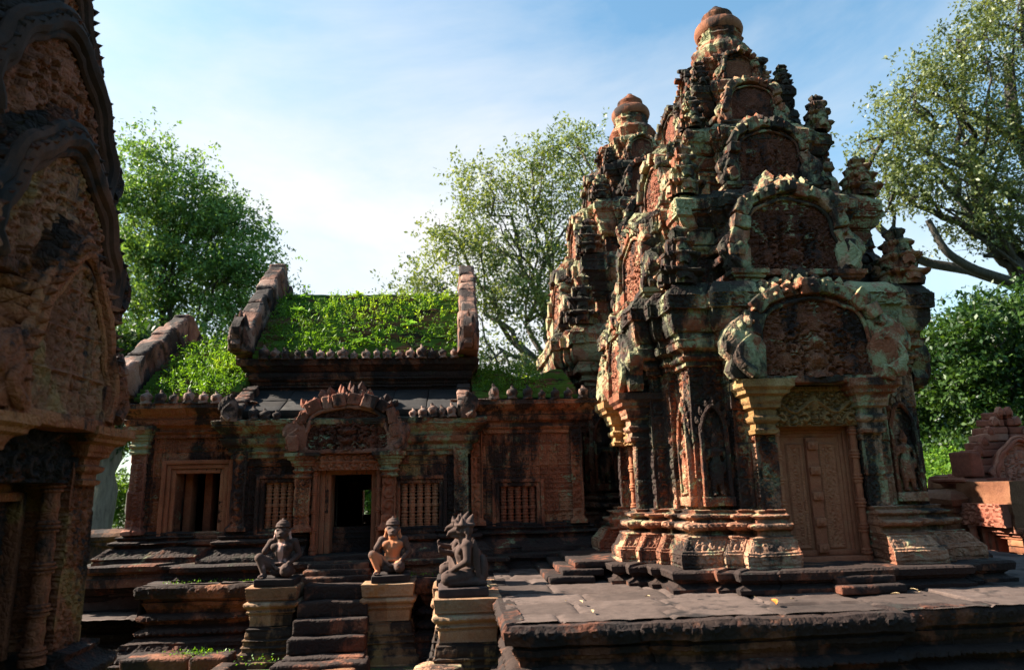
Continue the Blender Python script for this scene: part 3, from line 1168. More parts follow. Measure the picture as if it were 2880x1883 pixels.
def false_door(parent, s, x, d, z0, face, hw, hh, lintel_w=.43, fine=True, real=False):
    """door with frame, leaves and central stile, facing -y at depth d (local), then turned to its face by quarter turns"""
    rz = face * math.pi / 2

    def put(mb, name, mats, par, **k):
        o = mb.build(name, mats, par, local=True, **k)
        if par is parent:
            o.rotation_euler = (0, 0, rz)
            o.scale = (s, s, s)
        return o
    f = MB()
    for k, (t, dy) in enumerate(((.055, .055), (.04, .035), (.025, .018))):
        e = hw + .10 - k * .035
        ti = z0 + hh + .09 - k * .03
        for sd_ in (-1, 1):
            a, b2 = sorted((sd_ * e, sd_ * (e - .034)))
            f.box(x + a, x + b2, -d - dy, -d + .02, z0, ti, .09, .004, blk=.4 + .1 * k)
        f.box(x - e + .034, x + e - .034, -d - dy, -d + .02, ti - .033, ti, .09, .004, blk=.4 + .1 * k)
        if k:
            f.box(x - e + .034, x + e - .034, -d - dy, -d + .02, z0, z0 + .03 * (3 - k) * .6 + .008 * k, .09, .004, blk=.4)
    f.box(x - hw - .12, x + hw + .12, -d - .12, -d + .02, z0 - .07, z0 - .002, .09, .01, blk=.5)
    f.V = [warp(v, .004, .2, 3, .0015, .05) for v in f.V]
    fr = put(f, 'door_frame', M_door, parent)
    dl = MB()
    if not real:
        def hf(u, v):
            a = np.abs(u)
            t = np.clip((hw * .86 - a) / .012, 0, 1) * np.clip((a - .07) / .012, 0, 1) * np.clip((v - .05) / .012, 0, 1) * np.clip((hh - .06 - v) / .012, 0, 1)
            inner = np.clip((hw * .72 - a) / .006, 0, 1) * np.clip((a - .105) / .006, 0, 1) * np.clip((v - .085) / .006, 0, 1) * np.clip((hh - .095 - v) / .006, 0, 1)
            return .55 * t - .5 * inner + .42 * inner * p_scroll(a - .155, v, .052) + .1 * np.cos(v * 420) * t * (1 - inner)
        panel(dl, (x - hw, -d - .004, z0), (1, 0, 0), (0, -1, 0), 2 * hw, hh, hf, step=.009 if fine else .02, amp=.028, back=0, wamp=.002)
        leaf = dl.build('door_panel', M_door, fr, local=True)
        st = MB()
        st.box(x - .052, x + .052, -d - .045, -d, z0 + .01, z0 + hh - .01, .05, .004, blk=.35)
        for k in range(5):
            zc = z0 + hh * (.06 + .215 * k)
            st.box(x - .048, x + .048, -d - .075, -d - .045, zc - .036, zc + .036, .03, .008, blk=.55)
            st.lathe([(.004, 0), (.022, .0), (.024, .006), (.010, .014), (.001, .016)], (0, 0, 0), 8, blk=.5)
            v = st.V[-1]
            st.V[-1] = np.stack([v[:, 0] + x, -d - .075 - v[:, 2], v[:, 1] + zc], -1)
        st.build('door_stile', M_door, fr, local=True)
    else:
        dl.box(x - hw, x + hw, -d - .003, -d + .01, z0, z0 + hh, .3, 0)  # dark sheet across the doorway, painted as the shade inside
        dl.build('dark_door_sheet', M_dark, fr, local=True)
    for sd_ in (-1, 1):
        c = MB()
        colonette(c, (x + sd_ * (hw + .085), -d - .105, z0 - .05), hh + .14, .036, rings=6)
        put(c, 'colonette', M_door, parent)
    l = MB()
    W2 = lintel_w

    def lf(u, v):
        H = .35
        a = np.abs(u)
        h = p_leafy(u, v, .042, 9)
        gar = np.exp(-((v - (.17 + .05 * np.cos(a * 17))) / .022) ** 2)
        h = np.maximum(h * .8, gar * 1.1)
        h = np.maximum(h, 1.2 * np.clip(1 - np.hypot(a / .05, (v - .2) / .09), 0, 1) ** .6)
        h = np.maximum(h, 1.1 * p_scroll(a, v - .01, .105) * (v < .13))
        return np.where(v > H - .035, .9 + .3 * np.cos(u * 190), h)
    panel(l, (x - W2, -d - .14, z0 + hh + .085), (1, 0, 0), (0, -1, 0), 2 * W2, .35, lf, step=.010 if fine else .022, amp=.05, back=.16, wamp=.003)
    put(l, 'lintel', M_ochre, parent)
    return fr


def tower(name, label, cx, cy, z0, s, seed, basez=0.0, fine=True, crest_lost=.1, with_porch=True):
    root = thing(name, label, 'temple tower', (cx, cy, z0), 'sandstone tower sanctuaries')
    rs = random.Random(seed)
    fs = .0105 if fine else .022
    st = .10
    FN = ((0, -1), (-1, 0))
    kw = dict(step=st, fstep=fs, fine=FN, s=s, seed=seed)
    porch = [(.72, 1.15), (.58, 1.30), (.44, 1.43)] if with_porch else STD
    body = cross_plan(1.07, [STD, STD, STD, porch], {0: (.395, 1.06), 3: (.29, 1.18)} if with_porch else {0: (.395, 1.06)})
    pl = cross_plan(1.07, [STD, STD, STD, porch])
    p = MB()
    loft(p, pl, [(.40, basez), (.40, basez + .035), (.35, basez + .05), (.33, .07), (.36, .10, 'lotusd', .012), (.39, .105), (.40, .155), (.385, .17), (.20, .176), (-.2, .178)], bamp=.012, bw=.6, **kw)
    p.build('plinth', M_plat, root, local=True)
    b = MB()
    loft(b, body, [(.265, .17), (.27, .18), (.27, .28, 'leafy', .016), (.258, .285), (.255, .30), (.24, .305), (.185, .39, 'leafy', .018), (.18, .395), (.175, .415, 'beads', .008), (.10, .42), (.10, .455), (.15, .465), (.17, .51, 'lotusd', .02),
                   (.15, .52), (.09, .525), (.085, .545), (.11, .56), (.125, .585, 'beads', .012), (.09, .595), (.05, .605), (.06, .625), (.0, .63)], bamp=.008, bw=.5, bh=.2, **kw)
    b.build('base_moulding', M_base, root, local=True)
    wl = MB()
    loft(wl, body, [(0, .62), (0, 1.26, 'scroll', .016), (0, 1.75, 'scroll', .016)], bamp=.012, bh=.30, bw=.5, **kw)
    core = cross_plan(1.07, [[STD[0]], STD, STD, porch[:2]])
    loft(wl, core, [(0, 1.74), (.0, 1.98, 'scroll', .02)], bamp=.014, **kw)
    wl.build('wall', M_tower, root, local=True)
    c = MB()
    loft(c, core, [(0, 1.90), (.03, 1.91), (.03, 1.95), (.06, 1.96), (.07, 2.0, 'beads', .012), (.05, 2.01), (.05, 2.04), (.10, 2.06), (.12, 2.12, 'lotus', .02), (.13, 2.14), (.09, 2.15), (.10, 2.2), (.155, 2.28, 'lotus', .016), (.165, 2.31),
                   (.17, 2.40, 'leafy', .014), (.20, 2.415), (.21, 2.54, 'leafy', .022), (.19, 2.56), (.18, 2.585), (.14, 2.63), (.11, 2.66), (-.10, 2.70), (-.5, 2.72)], bamp=.016, bh=.2, bw=.38, wamp=.007, **kw)
    c.build('cornice', M_tower_lich, root, local=True)

    def sides(a, d1):
        return cross_plan(a, [[(a * .64, a + d1), (a * .50, a + d1 * 1.7)]] * 4)
    tiers = [(.86, 2.62, 3.06, 3.66, .19, .07), (.64, 3.62, 4.02, 4.52, .155, .06), (.45, 4.48, 4.82, 5.16, .125, .045), (.28, 5.12, 5.38, 5.64, .09, .03)]
    for k, (a, zb, zw, zc, o, d1) in enumerate(tiers):
        m = MB()
        pk = sides(a, d1)
        h = zc - zw
        loft(m, pk, [(.06, zb), (.06, zb + .06), (.03, zb + .09, 'beads', .01), (.0, zb + .12), (0, zw, 'leafy', .016)], bamp=.016, bh=.17, bw=.3, wamp=.006, **kw)
        m.build('tier_wall', M_tower_top, root, local=True)
        m = MB()
        loft(m, pk, [(0, zw - .02), (o * .12, zw), (o * .12, zw + .06 * h), (o * .3, zw + .10 * h, 'beads', .01), (o * .22, zw + .14 * h), (o * .4, zw + .24 * h, 'lotus', .014), (o * .5, zw + .3 * h), (o * .48, zw + .36 * h), (o * .78, zw + .5 * h, 'lotus', .014),
                     (o * .82, zw + .55 * h), (o * .98, zw + .58 * h), (o, zw + .82 * h, 'leafy', .016), (o * .86, zw + .86 * h), (o * .7, zw + .95 * h), (o * .3, zc), (-a * .5, zc + .02)], bamp=.022, bh=.15, bw=.27, wamp=.008, **kw)
        m.build('tier_cornice', M_tower_lich if k < 2 else M_tower_top, root, local=True)
    # lotus and vase finial
    f = MB()
    f.lathe([(.30, 5.60), (.31, 5.66), (.27, 5.72), (.29, 5.76), (.32, 5.84), (.29, 5.90), (.24, 5.93), (.23, 5.99), (.25, 6.03), (.22, 6.06), (.235, 6.10), (.16, 6.13)], seg=40, lobes=16, lobeamp=.10)
    f.V = [warp(v, .02, .12, seed, .008, .04) * s for v in f.V]
    f.build('lotus_crown', M_tower_top, root, local=True)
    f = MB()
    f.lathe([(.19, 5.98), (.225, 6.0), (.23, 6.015), (.255, 6.02), (.278, 6.05), (.288, 6.09), (.282, 6.13), (.26, 6.165), (.222, 6.188), (.225, 6.20), (.21, 6.208), (.175, 6.218), (.168, 6.24), (.178, 6.265), (.186, 6.29), (.18, 6.305), (.12, 6.31), (.11, 6.325), (.108, 6.37), (.085, 6.395), (.05, 6.405), (.04, 6.44), (.0, 6.46)], seg=36)
    f.V = [(warp(v, .008, .2, seed, .003, .04) + np.array([0, 0, .09])) * s for v in f.V]
    f.build('finial', M_finial, root, local=True)

    # pediments, one set turned to each face
    sets = [('main_pediment', .70, .84, .30, 1.75, [1.36, 1.36, 1.36, 1.45], M_tower_lich, .10),
            ('tier_pediment', .60, .84, .34, 2.80, [1.15, 1.15, 1.15, 1.20], M_tower_lich, .15),
            ('tier_pediment', .46, .68, .30, 3.80, [.89, .89, .89, .92], M_tower_lich, .2),
            ('tier_pediment', .34, .50, .24, 4.62, [.65, .65, .65, .67], M_tower_top, .2),
            ('tier_pediment', .22, .36, .18, 5.26, [.43, .43, .43, .44], M_tower_top, .2)]
    for k, (nm, W, H, th, z, ds, mt, er) in enumerate(sets):
        for fc in range(4):
            if k == 0 and (fc == 2 or (fc == 3 and not with_porch)):
                continue
            W2 = W * (.70 if (fc == 3 and k == 0) else 1)
            o = pediment(nm, root, W2, H, mt, th, fine and fc in (0, 3) and k < 3, seed * 10 + k * 4 + fc, er + crest_lost, nl=15 if k < 2 else 11, lobes=FLAT, wv=.010, blocky=1.0, arch=M_tower_top, crest=.72 if k == 0 else .85, sz=.62 if k == 0 else .45, tymp=M_tymp)
            d = ds[fc]
            vec = Matrix.Rotation(fc * math.pi / 2, 3, 'Z') @ Vector((0, -d, z))
            o.location = vec * s
            o.scale = (s, s, s)
            o.rotation_euler = (0, 0, fc * math.pi / 2)
            if k:   # brackets that carry the gable
                for sd_ in (-1, 1):
                    q = MB()
                    capital(q, sd_ * W * .80 - .07 * W / .6, sd_ * W * .80 + .07 * W / .6, -.03, th, -.30 * W / .6, -.015, .10 * W / .6, seed=seed + k)
                    q.box(sd_ * W * .80 - .065 * W / .6, sd_ * W * .80 + .065 * W / .6, -.02, th, -.55 * W / .6, -.30 * W / .6, .05, .006)
                    q.V = [warp(v, .006, .14, seed + k, .003, .04) for v in q.V]
                    q.build('gable_bracket', M_tower_top, o, local=True)
    # antefixes at the corners of each storey
    def antefix_mesh(hh, ww):
        a = MB()
        z = 0
        for q, zz in ((1, 0), (.82, .30), (.62, .56), (.42, .78)):
            hw = ww * .5 * q
            hz = hh * .30
            sq = cross_plan(hw * .8, [[(hw * .5, hw)]] * 4)
            loft(a, sq, [(0, zz * hh), (0, zz * hh + hz * .5), (.12 * ww * q, zz * hh + hz * .66), (.14 * ww * q, zz * hh + hz * .82), (.0, zz * hh + hz * .95), (-hw * .5, zz * hh + hz)], step=.05, fstep=.03, bamp=.012, bh=.08, bw=.1, wamp=.014, seed=seed + int(zz * 10))
            if q > .6:
                for fc in range(4):
                    dx, dy = [(0, -1), (1, 0), (0, 1), (-1, 0)][fc]
                    leaf_spike(a, (dx * hw * 1.12, dy * hw * 1.12, zz * hh + hz * .15), (dx, dy, 0), (0, 0, 1), hw * .95, hz * .85, .03)
        a.lathe([(ww * .16, hh * .98), (ww * .2, hh * 1.04), (ww * .1, hh * 1.1), (.0, hh * 1.16)], seg=10)
        return a
    for k, (pos, z, hh, ww) in enumerate(((1.10, 2.66, .56, .34), (.92, 3.64, .46, .29), (.69, 4.50, .36, .23), (.47, 5.14, .26, .17))):
        proto = antefix_mesh(hh, ww).build('corner_antefix', M_tower_top, root, local=True)
        first = True
        for sx, sy in ((-1, -1), (1, -1), (1, 1), (-1, 1)):
            o = proto if first else dup(proto, root)
            first = False
            o.location = (sx * pos * s, sy * pos * s, z * s)
            o.scale = (s, s, s * rs.uniform(.86, 1.06))
            o.rotation_euler = (rs.uniform(-.05, .05), rs.uniform(-.05, .05), rs.uniform(-.12, .12))
    # doors
    false_door(root, s, 0, 1.07, .22, 0, .275, 1.03, fine=fine)
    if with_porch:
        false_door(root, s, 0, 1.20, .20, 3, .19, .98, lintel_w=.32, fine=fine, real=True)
    # capitals over the pilasters that carry the main pediments
    for fc, hw, d in ((0, .49, 1.25), (3, .36, 1.43)) if with_porch else ((0, .49, 1.25),):
        for sd_ in (-1, 1):
            q = MB()
            capital(q, sd_ * hw - .085, sd_ * hw + .085, -d - .035, -d + .2, 1.26, 1.735, .15, seed=seed + fc + sd_)
            o = q.build('capital', M_ochre if sd_ < 0 else M_tower, root, local=True)
            o.rotation_euler = (0, 0, fc * math.pi / 2)
            o.scale = (s, s, s)
    # niches with standing figures on the corner piers
    fg = figure_mb(h=.56)
    fm = None
    for fc, x in ((0, -.89), (0, .89), (3, .89), (3, -.89)):
        nb = MB()
        d = 1.075
        for sd_ in (-1, 1):
            nb.box(x + sd_ * .115 - .016, x + sd_ * .115 + .016, -d - .05, -d + .02, .74, 1.30, .05, .004)
        nb.box(x - .14, x + .14, -d - .06, -d + .02, .66, .742, .05, .006)
        ar = arch_pts(.14, .30, 24)
        nb.tube(np.stack([ar[:, 0] + x, np.full(len(ar), -d - .03), ar[:, 1] + 1.28], -1), .020, 6)
        for k in range(7):
            i = int(3 + k * 3)
            leaf_spike(nb, (ar[i, 0] * 1.1 + x, -d - .02, ar[i, 1] * 1.02 + 1.29), (0, -1, 0), (ar[i, 0] * 3, 0, .7), .05, .075, .03)
        nb.V = [warp(v, .005, .1, seed, .003, .03) for v in nb.V]
        o = nb.build('niche', M_tower, root, local=True)
        o.rotation_euler = (0, 0, fc * math.pi / 2)
        o.scale = (s, s, s)
        if fm is None:
            fo = fg.build('niche_figure', M_tower, o, local=True, smooth=80)
            fm = fo
        else:
            fo = dup(fm, o)
        fo.location = (x, -d - .012, .745)
    return root


front_tower = tower('tower_sanctuary', 'tall red sandstone tower with green lichen and a carved false door, nearest of the towers', 3.17, 7.12, .9, 1.0, 11)
back_tower = tower('tower_sanctuary', 'second sandstone tower standing behind, its vase finial lower against the sky', 3.05, 10.75, .9, 1.16, 23, fine=False, basez=0.0, with_porch=False)

# little flight of steps before the false door, and the moonstone before the left door
t = thing('door_steps', 'worn dark steps below the false door of the nearest tower', 'steps', (3.19, 5.5, .9))
for k in range(3):
    m = MB()
    m.box(2.93 + .03 * k, 3.46 - .02 * k, 5.34 + .10 * k, 5.72 + .06 * k, .9 + .06 * k, .962 + .06 * k, .06, .012, amp=.008, seed=k)
    m.build('step', M_plat, t)
t = thing('door_steps', 'sunlit stepped stones at the open left doorway of the nearest tower', 'steps', (1.2, 6.9, .9))
for k in range(3):
    m = MB()
    m.box(.80 + .13 * k, 1.22 + .1 * k, 6.42 + .07 * k, 7.78 - .07 * k, .9 + .058 * k, .958 + .058 * k, .06, .012, amp=.008, seed=k + 9)
    m.build('step', M_plat, t)


# ================================================================== GROUND AND PLATFORM
def ground_mat():
    m = bpy.data.materials.new('mossy_earth')
    t = NT(m)
    geo = t.n('ShaderNodeNewGeometry')
    P = geo.outputs['Position']
    n1 = t.noise(P, .9, 8, .65)
    n2 = t.noise(P, 11, 6, .65)
    col = t.mix(n2, (.018, .012, .008), (.06, .037, .022))
    g = t.step(t.math('ADD', n1, t.math('MULTIPLY', t.math('SUBTRACT', n2, .5), .3)), .46, .56)
    col = t.mix(g, col, t.mix(n2, (.016, .042, .006), (.06, .12, .014)))
    b = t.n('ShaderNodeBsdfPrincipled')
    t.link(col, b.inputs['Base Color'])
    t.set(b, Roughness=.95)
    bp = t.n('ShaderNodeBump')
    t.set(bp, Strength=.6, Distance=.05)
    t.link(n2, bp.inputs['Height'])
    t.link(bp.outputs[0], b.inputs['Normal'])
    t.link(b.outputs[0], t.out.inputs[0])
    return m


M_ground = ground_mat()
g = MB()
gx = np.concatenate([[-900, -200, -60, -25], np.linspace(-10, 10, 81), [25, 60, 200, 900]])
gy = np.concatenate([[-900, -200, -60, -20], np.linspace(-4, 14, 73), [25, 60, 200, 900]])
X, Y = np.meshgrid(gx, gy, indexing='ij')
Z = .2 + .03 * vnoise(np.stack([X * .9, Y * .9, 0 * X], -1), 4) * (np.abs(X) < 12)
Z = np.where((X > .3) & (Y > 4.9) | (Y > 7.6), .16, Z)
g.grid(np.stack([X, Y, Z], -1))
tag(g.build('ground', M_ground), kind='structure')

PT = .9
plat = thing('stone_platform', 'long moulded dark stone terrace carrying the hall and both towers', 'platform', (0, 6, .2))
PLAN = [(.36, 4.75, 1), (1.25, 4.75, 1), (1.25, 4.72, 1), (2.95, 4.72, 1), (2.95, 4.84, 1), (4.4, 4.84, 1), (4.4, 4.78, 1), (6.3, 4.78, 1), (6.3, 16.5, 1), (-4.6, 16.5, 1), (-4.6, 7.80, 1), (-3.06, 7.80, 1), (-3.06, 7.28, 1),
        (-1.42, 7.28, 1), (-.36, 7.28, 1), (-.36, 7.12, 1), (.36, 7.12, 1)]
PROF = [(.30, .12), (.30, .24), (.26, .25), (.25, .30, 'lotus', .012), (.16, .315), (.13, .39, 'leafy', .014), (.06, .40), (.05, .42), (.02, .43), (.045, .45), (.055, .475, 'beads', .024), (.03, .495), (.0, .50), (-.02, .51),
        (-.02, .555, 'leafy', .010), (.0, .56), (.03, .575), (.045, .605, 'beads', .03), (.01, .625), (-.03, .63), (-.02, .665), (.02, .725, 'lotusd', .016), (.03, .74), (.01, .745), (.015, .76), (.07, .775), (.075, .80), (.082, .875, 'diamond', .018), (.06, .893), (-.06, .895)]
m = MB()
loft(m, PLAN, PROF, step=.07, fstep=.02, fine=((0, -1), (-1, 0)), bh=.175, bw=.62, bamp=.012, wamp=.009, seed=71)
m.build('base_moulding', M_plat, plat)
m = MB()
tops = [(-4.6, -3.1, 7.8, 16.4), (-3.1, .3, 7.3, 16.4), (.3, 6.25, 8.4, 16.4)]
for (x0, x1, y0, y1) in tops:
    k = 2 if y1 < 9 else 12
    m.grid(np.stack(np.meshgrid(np.linspace(x0, x1, k), np.linspace(y0, y1, k), indexing='ij') + [np.full((k, k), .888)], -1))
m.build('paving', M_pave, plat)


def paving(x0, x1, y0, y1, seed, st=.03):
    """worn paving of irregular slabs, each a little higher or lower and tilted"""
    xs, ys = np.arange(x0, x1 + st, st), np.arange(y0, y1 + st, st)
    X, Y = np.meshgrid(xs, ys, indexing='ij')
    wv = warp(np.stack([X, Y, 0 * X], -1), .02, .6, seed, .008, .1)
    X2, Y2 = wv[..., 0], wv[..., 1]
    r = np.floor(Y2 / .46)
    bw = .55 + .3 * rnd2(r + 50, r * 0 + 3, seed)
    bx = np.floor((X2 + r * .31) / bw)
    fx = (X2 + r * .31) / bw - bx
    fy = Y2 / .46 - r
    z = .895 + .012 * rnd2(bx + 90, r + 60, seed) + .012 * (rnd2(bx + 90, r + 60, seed + 2) - .5) * (fx - .5) + .014 * (rnd2(bx + 90, r + 60, seed + 3) - .5) * (fy - .5)
    gap = (np.minimum(fx, 1 - fx) * bw < .016) | (np.minimum(fy, 1 - fy) * .46 < .016)
    z -= gap * .016
    chip = vnoise(np.stack([X * 3, Y * 3, 0 * X], -1), seed + 6)
    z -= .012 * np.clip(chip - .35, 0, 1) * 3
    z += .004 * vnoise(np.stack([X * 16, Y * 16, 0 * X], -1), seed + 7)
    return np.stack([X, Y, z], -1), rnd2(bx + 90, r + 60, seed + 9)


m = MB()
for (a, b_, c, d, sd_) in ((.34, 6.2, 4.75, 8.5, 5), (-4.55, .34, 7.26, 8.6, 6)):
    P, bl = paving(a, b_, c, d, sd_)
    if c > 7:
        P[..., 2] += np.where((P[..., 0] < -3.08) & (P[..., 1] < 7.8), -.3, 0)
    m.grid(P, blk=bl)
m.build('paving_slabs', M_pave, plat)

# ---- stairs up to the hall terrace
t = thing('terrace_stairs', 'steep dark stone stairs between the two monkey guardians', 'stairs', (-1.15, 6.7, .2))
for k in range(5):
    m = MB()
    z1 = .895 - .135 * k
    yf = 6.93 - .105 * k - (.02 if k == 4 else 0)
    m.box(-1.47 - .02 * k, -.85 + .0 * k, yf, 7.3, z1 - .135, z1, .045, .016, amp=.010, seed=80 + k)
    m.build('step', M_plat, t)
m = MB()
m.box(-1.60, -.80, 6.36, 6.6, .12, .33, .05, .02, amp=.012, seed=86)
m.build('step', M_plat, t)


def pedestal(name, label, x0, x1, y0, y1, group, back=0, dark_right=False):
    t = thing(name, label, 'pedestal', ((x0 + x1) / 2, (y0 + y1) / 2, .2), group)
    P = rect_plan(x0 + .035, x1 - .035, y0 + .035, y1)
    F = ((0, -1), (-1, 0), (1, 0))
    up = [(0, .56), (.0, .585), (.005, .655, 'lotusd', .008), (.012, .66), (.012, .67), (.025, .672), (.03, .69, 'beads', .008), (.022, .695), (.022, .71), (.04, .72), (.055, .757, 'lotusd', .016), (.05, .765), (.022, .775), (.022, .785), (.032, .787), (.036, .80, 'beads', .004),
          (.036, .81), (.045, .895, 'diamond', .006), (.035, .902), (-.1, .904)]
    lo = [(.115, .12), (.115, .2), (.10, .21), (.10, .27), (.075, .285), (.075, .33), (.05, .345), (.045, .37), (.06, .385, 'beads', .006), (.04, .40), (.04, .43), (.05, .445, 'beads', .008), (.03, .455), (.03, .465), (.02, .535, 'lotus', .008), (.0, .545), (.0, .558), (-.1, .56)]
    m = MB()
    loft(m, P, up, step=.04, fstep=.010, fine=F, bamp=.002, wamp=.004, jamp=0, seed=int(abs(x0) * 40), cap_top=True)
    m.build('upper_block', M_ped, t)
    m = MB()
    loft(m, P, lo, step=.04, fstep=.011, fine=F, bamp=.006, wamp=.006, jamp=.003, seed=int(abs(x0) * 40) + 3)
    m.build('lower_block', M_ped_dk, t)
    return t


pedestal('statue_pedestal', 'tan carved pedestal left of the stairs, under the monkey guardian with the pale streak', -1.97, -1.52, 6.84, 7.30, 'carved pedestals')
pedestal('statue_pedestal', 'tan and orange pedestal right of the stairs, under the red-chested monkey guardian', -.91, -.44, 6.84, 7.30, 'carved pedestals')
pedestal('statue_pedestal', 'greenish tan pedestal nearest the terrace corner, under the nearer beaked guardian', -.20, .33, 5.84, 6.24, 'carved pedestals')
pedestal('statue_pedestal', 'pedestal mostly hidden behind the corner pedestal, under the farther beaked guardian', -.23, .33, 6.48, 6.88, 'carved pedestals')

# ---- round lotus stone and blocks at the foot of the terrace
t = MB()
t.lathe([(.0, .2), (.15, .2), (.165, .24), (.165, .33), (.185, .36), (.19, .40), (.175, .43), (.155, .435), (0, .44)], (-.17, 5.80, -.02), 66, lobes=22, lobeamp=.07)
t.V = [warp(v, .01, .15, 3, .004, .04) for v in t.V]
tag(t.build('moonstone_step', M_base), 'round lotus-edged step stone beside the corner pedestal', 'step stone')
for k, (a, b_) in enumerate(((-1.57, -1.22), (-1.20, -.86))):
    t = MB()
    t.box(a, b_, 5.98, 6.24, .16, .325, .025, .03, amp=.018, seed=90 + k)
    tag(t.build('laterite_block', M_lat), ['rough laterite block below the stairs, the left one of two', 'rough laterite block below the stairs, the right one of two'][k], 'stone block', 'laterite blocks')
for k, (a, b_, c, d, h, lb) in enumerate(((-3.02, -2.42, 6.78, 7.0, .34, 'flat dark kerb stone in front of the terrace corner, farthest left'), (-2.40, -2.06, 6.72, 6.98, .345, 'dark kerb stone patched with moss in the middle of the kerb'), (-2.10, -1.95, 6.30, 6.62, .33, 'dark kerb stone at the left pedestal foot'), (-3.5, -3.2, 5.9, 6.1, .28, 'small pale-topped loose stone on the earth by the red building'))):
    t = MB()
    t.box(a, b_, c, d, .12, h, .05, .02, amp=.012, seed=95 + k)
    tag(t.build('kerb_stone', M_plat), lb, 'stone block', 'kerb stones')


# ================================================================== HALL
hall = thing('pillared_hall', 'low black-streaked sandstone hall with baluster windows and plants growing on its brick roofs', 'temple hall', (-1.2, 8.0, .9))
AX = 9.6


def mirror_plan(front):
    """front outline from left to right; closed by its mirror image behind the roof axis"""
    return [(x, y, w_) for x, y, w_ in front] + [(x, 2 * AX - y, 1) for x, y, w_ in reversed(front)]


FR_C = [(-2.45, 7.8, 1), (.10, 7.8, 1)]
HP = mirror_plan([(-3.58, 8.0, 1), (-2.45, 8.0, 1), (-2.45, 7.8, 1), (.10, 7.8, 1), (.10, 8.05, 1), (1.45, 8.05, 1)])
HPN = mirror_plan([(-3.58, 8.0, 1), (-2.45, 8.0, 1), (-2.45, 7.8, 1), (-1.62, 7.8, 0), (-1.62, 8.0, 0), (-.80, 8.0, 0), (-.80, 7.8, 1), (.10, 7.8, 1), (.10, 8.05, 1), (1.45, 8.05, 1)])
F1 = ((0, -1), (-1, 0))
m = MB()
loft(m, HP, [(.42, .85), (.42, .93), (.40, .94), (.38, .97, 'lotusd', .006), (.40, 1.0), (.43, 1.005), (.43, 1.045), (.41, 1.055), (.0, 1.06)], step=.1, fstep=.03, fine=F1, seed=101, bw=.7, bh=.09, bamp=.014)
m.build('plinth', M_hall_dk, hall)
m = MB()
loft(m, HPN, [(.25, 1.04), (.25, 1.11, 'diamond', .008), (.235, 1.12), (.22, 1.13), (.15, 1.19, 'leafy', .012), (.13, 1.195), (.10, 1.2), (.10, 1.225), (.13, 1.23), (.15, 1.255, 'lotusd', .014), (.13, 1.265), (.08, 1.275), (.08, 1.29), (.10, 1.31, 'beads', .01),
              (.05, 1.325), (.05, 1.345), (.02, 1.36), (.0, 1.365)], step=.1, fstep=.02, fine=F1, seed=103, bw=.5, bh=.11, bamp=.012)
m.build('base_moulding', M_hall_dk, hall)


def wall_hf(u, v):
    return p_flower(u, v, .105)


for nm, O, wd, hh, holes, sd_ in (('front_wall', (-2.45, 7.8, 1.33), 2.55, .92, [(.34, .73, .04, .53), (1.03, 1.50, -.1, .60), (1.80, 2.23, .02, .49)], 5),
                                  ('front_wall', (-3.58, 8.0, 1.25), 1.13, 1.25, [(.45, .93, -.1, .73)], 6),
                                  ('front_wall', (.10, 8.05, 1.27), 1.35, 1.24, [(.36, .79, .02, .49)], 7)):
    m = MB()
    panel(m, O, (1, 0, 0), (0, -1, 0), wd, hh, wall_hf, step=.013, amp=.014, back=.24, holes=holes, seed=sd_, bh=.26, bw=.42, bamp=.012, wamp=.005)
    m.build(nm, M_hall, hall)
# side and back walls (the back door stands open on the trees)
m = MB()
m.box(-3.58, -3.35, 8.02, 11.2, 1.06, 2.55, .2, .01, amp=.008)
m.build('side_wall', M_hall, hall)
m = MB()
m.box(1.20, 1.42, 8.07, 11.1, 1.06, 2.6, .2, .01, amp=.008)
m.build('side_wall', M_hall, hall)
m = MB()
for a, b_, c, d in ((-3.42, -1.50, 1.06, 2.75), (-.86, 1.42, 1.06, 2.75), (-1.50, -.86, 1.74, 2.75)):
    m.box(a, b_, 11.1, 11.3, c, d, .25, .006)
m.build('back_wall', M_hall, hall)
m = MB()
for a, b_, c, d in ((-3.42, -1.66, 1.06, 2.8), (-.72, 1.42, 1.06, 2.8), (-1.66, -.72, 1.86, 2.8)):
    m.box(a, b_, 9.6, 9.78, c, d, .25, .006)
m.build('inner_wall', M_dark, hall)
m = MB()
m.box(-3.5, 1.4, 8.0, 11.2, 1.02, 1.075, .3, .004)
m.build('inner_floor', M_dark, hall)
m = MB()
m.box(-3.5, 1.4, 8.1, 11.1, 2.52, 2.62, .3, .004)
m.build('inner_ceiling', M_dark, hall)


def frame(x0, x1, z0, z1, y, n=3, wd=.04, mat=None, sill=True, depth=.2, name='window_frame'):
    f = MB()
    for k in range(n):
        e = wd * (n - k)
        pr = .045 - .016 * (n - 1 - k) if False else .05 - .018 * k
        i = e - wd + .004
        zb = z0 - (e if sill else 0)
        zi = z0 - (i if sill else 0)
        for a, b_ in ((x0 - e, x0 - i), (x1 + i, x1 + e)):
            f.box(a, b_, y - pr, y + depth, zb, z1 + e, .1, .004, blk=.35 + .15 * k, amp=.003)
        f.box(x0 - i, x1 + i, y - pr, y + depth, z1 + i, z1 + e, .1, .004, blk=.4 + .1 * k, amp=.003)
        if sill:
            f.box(x0 - i, x1 + i, y - pr, y + depth, zb, zi, .1, .004, blk=.4, amp=.003)
    return f.build(name, mat or M_door, hall)


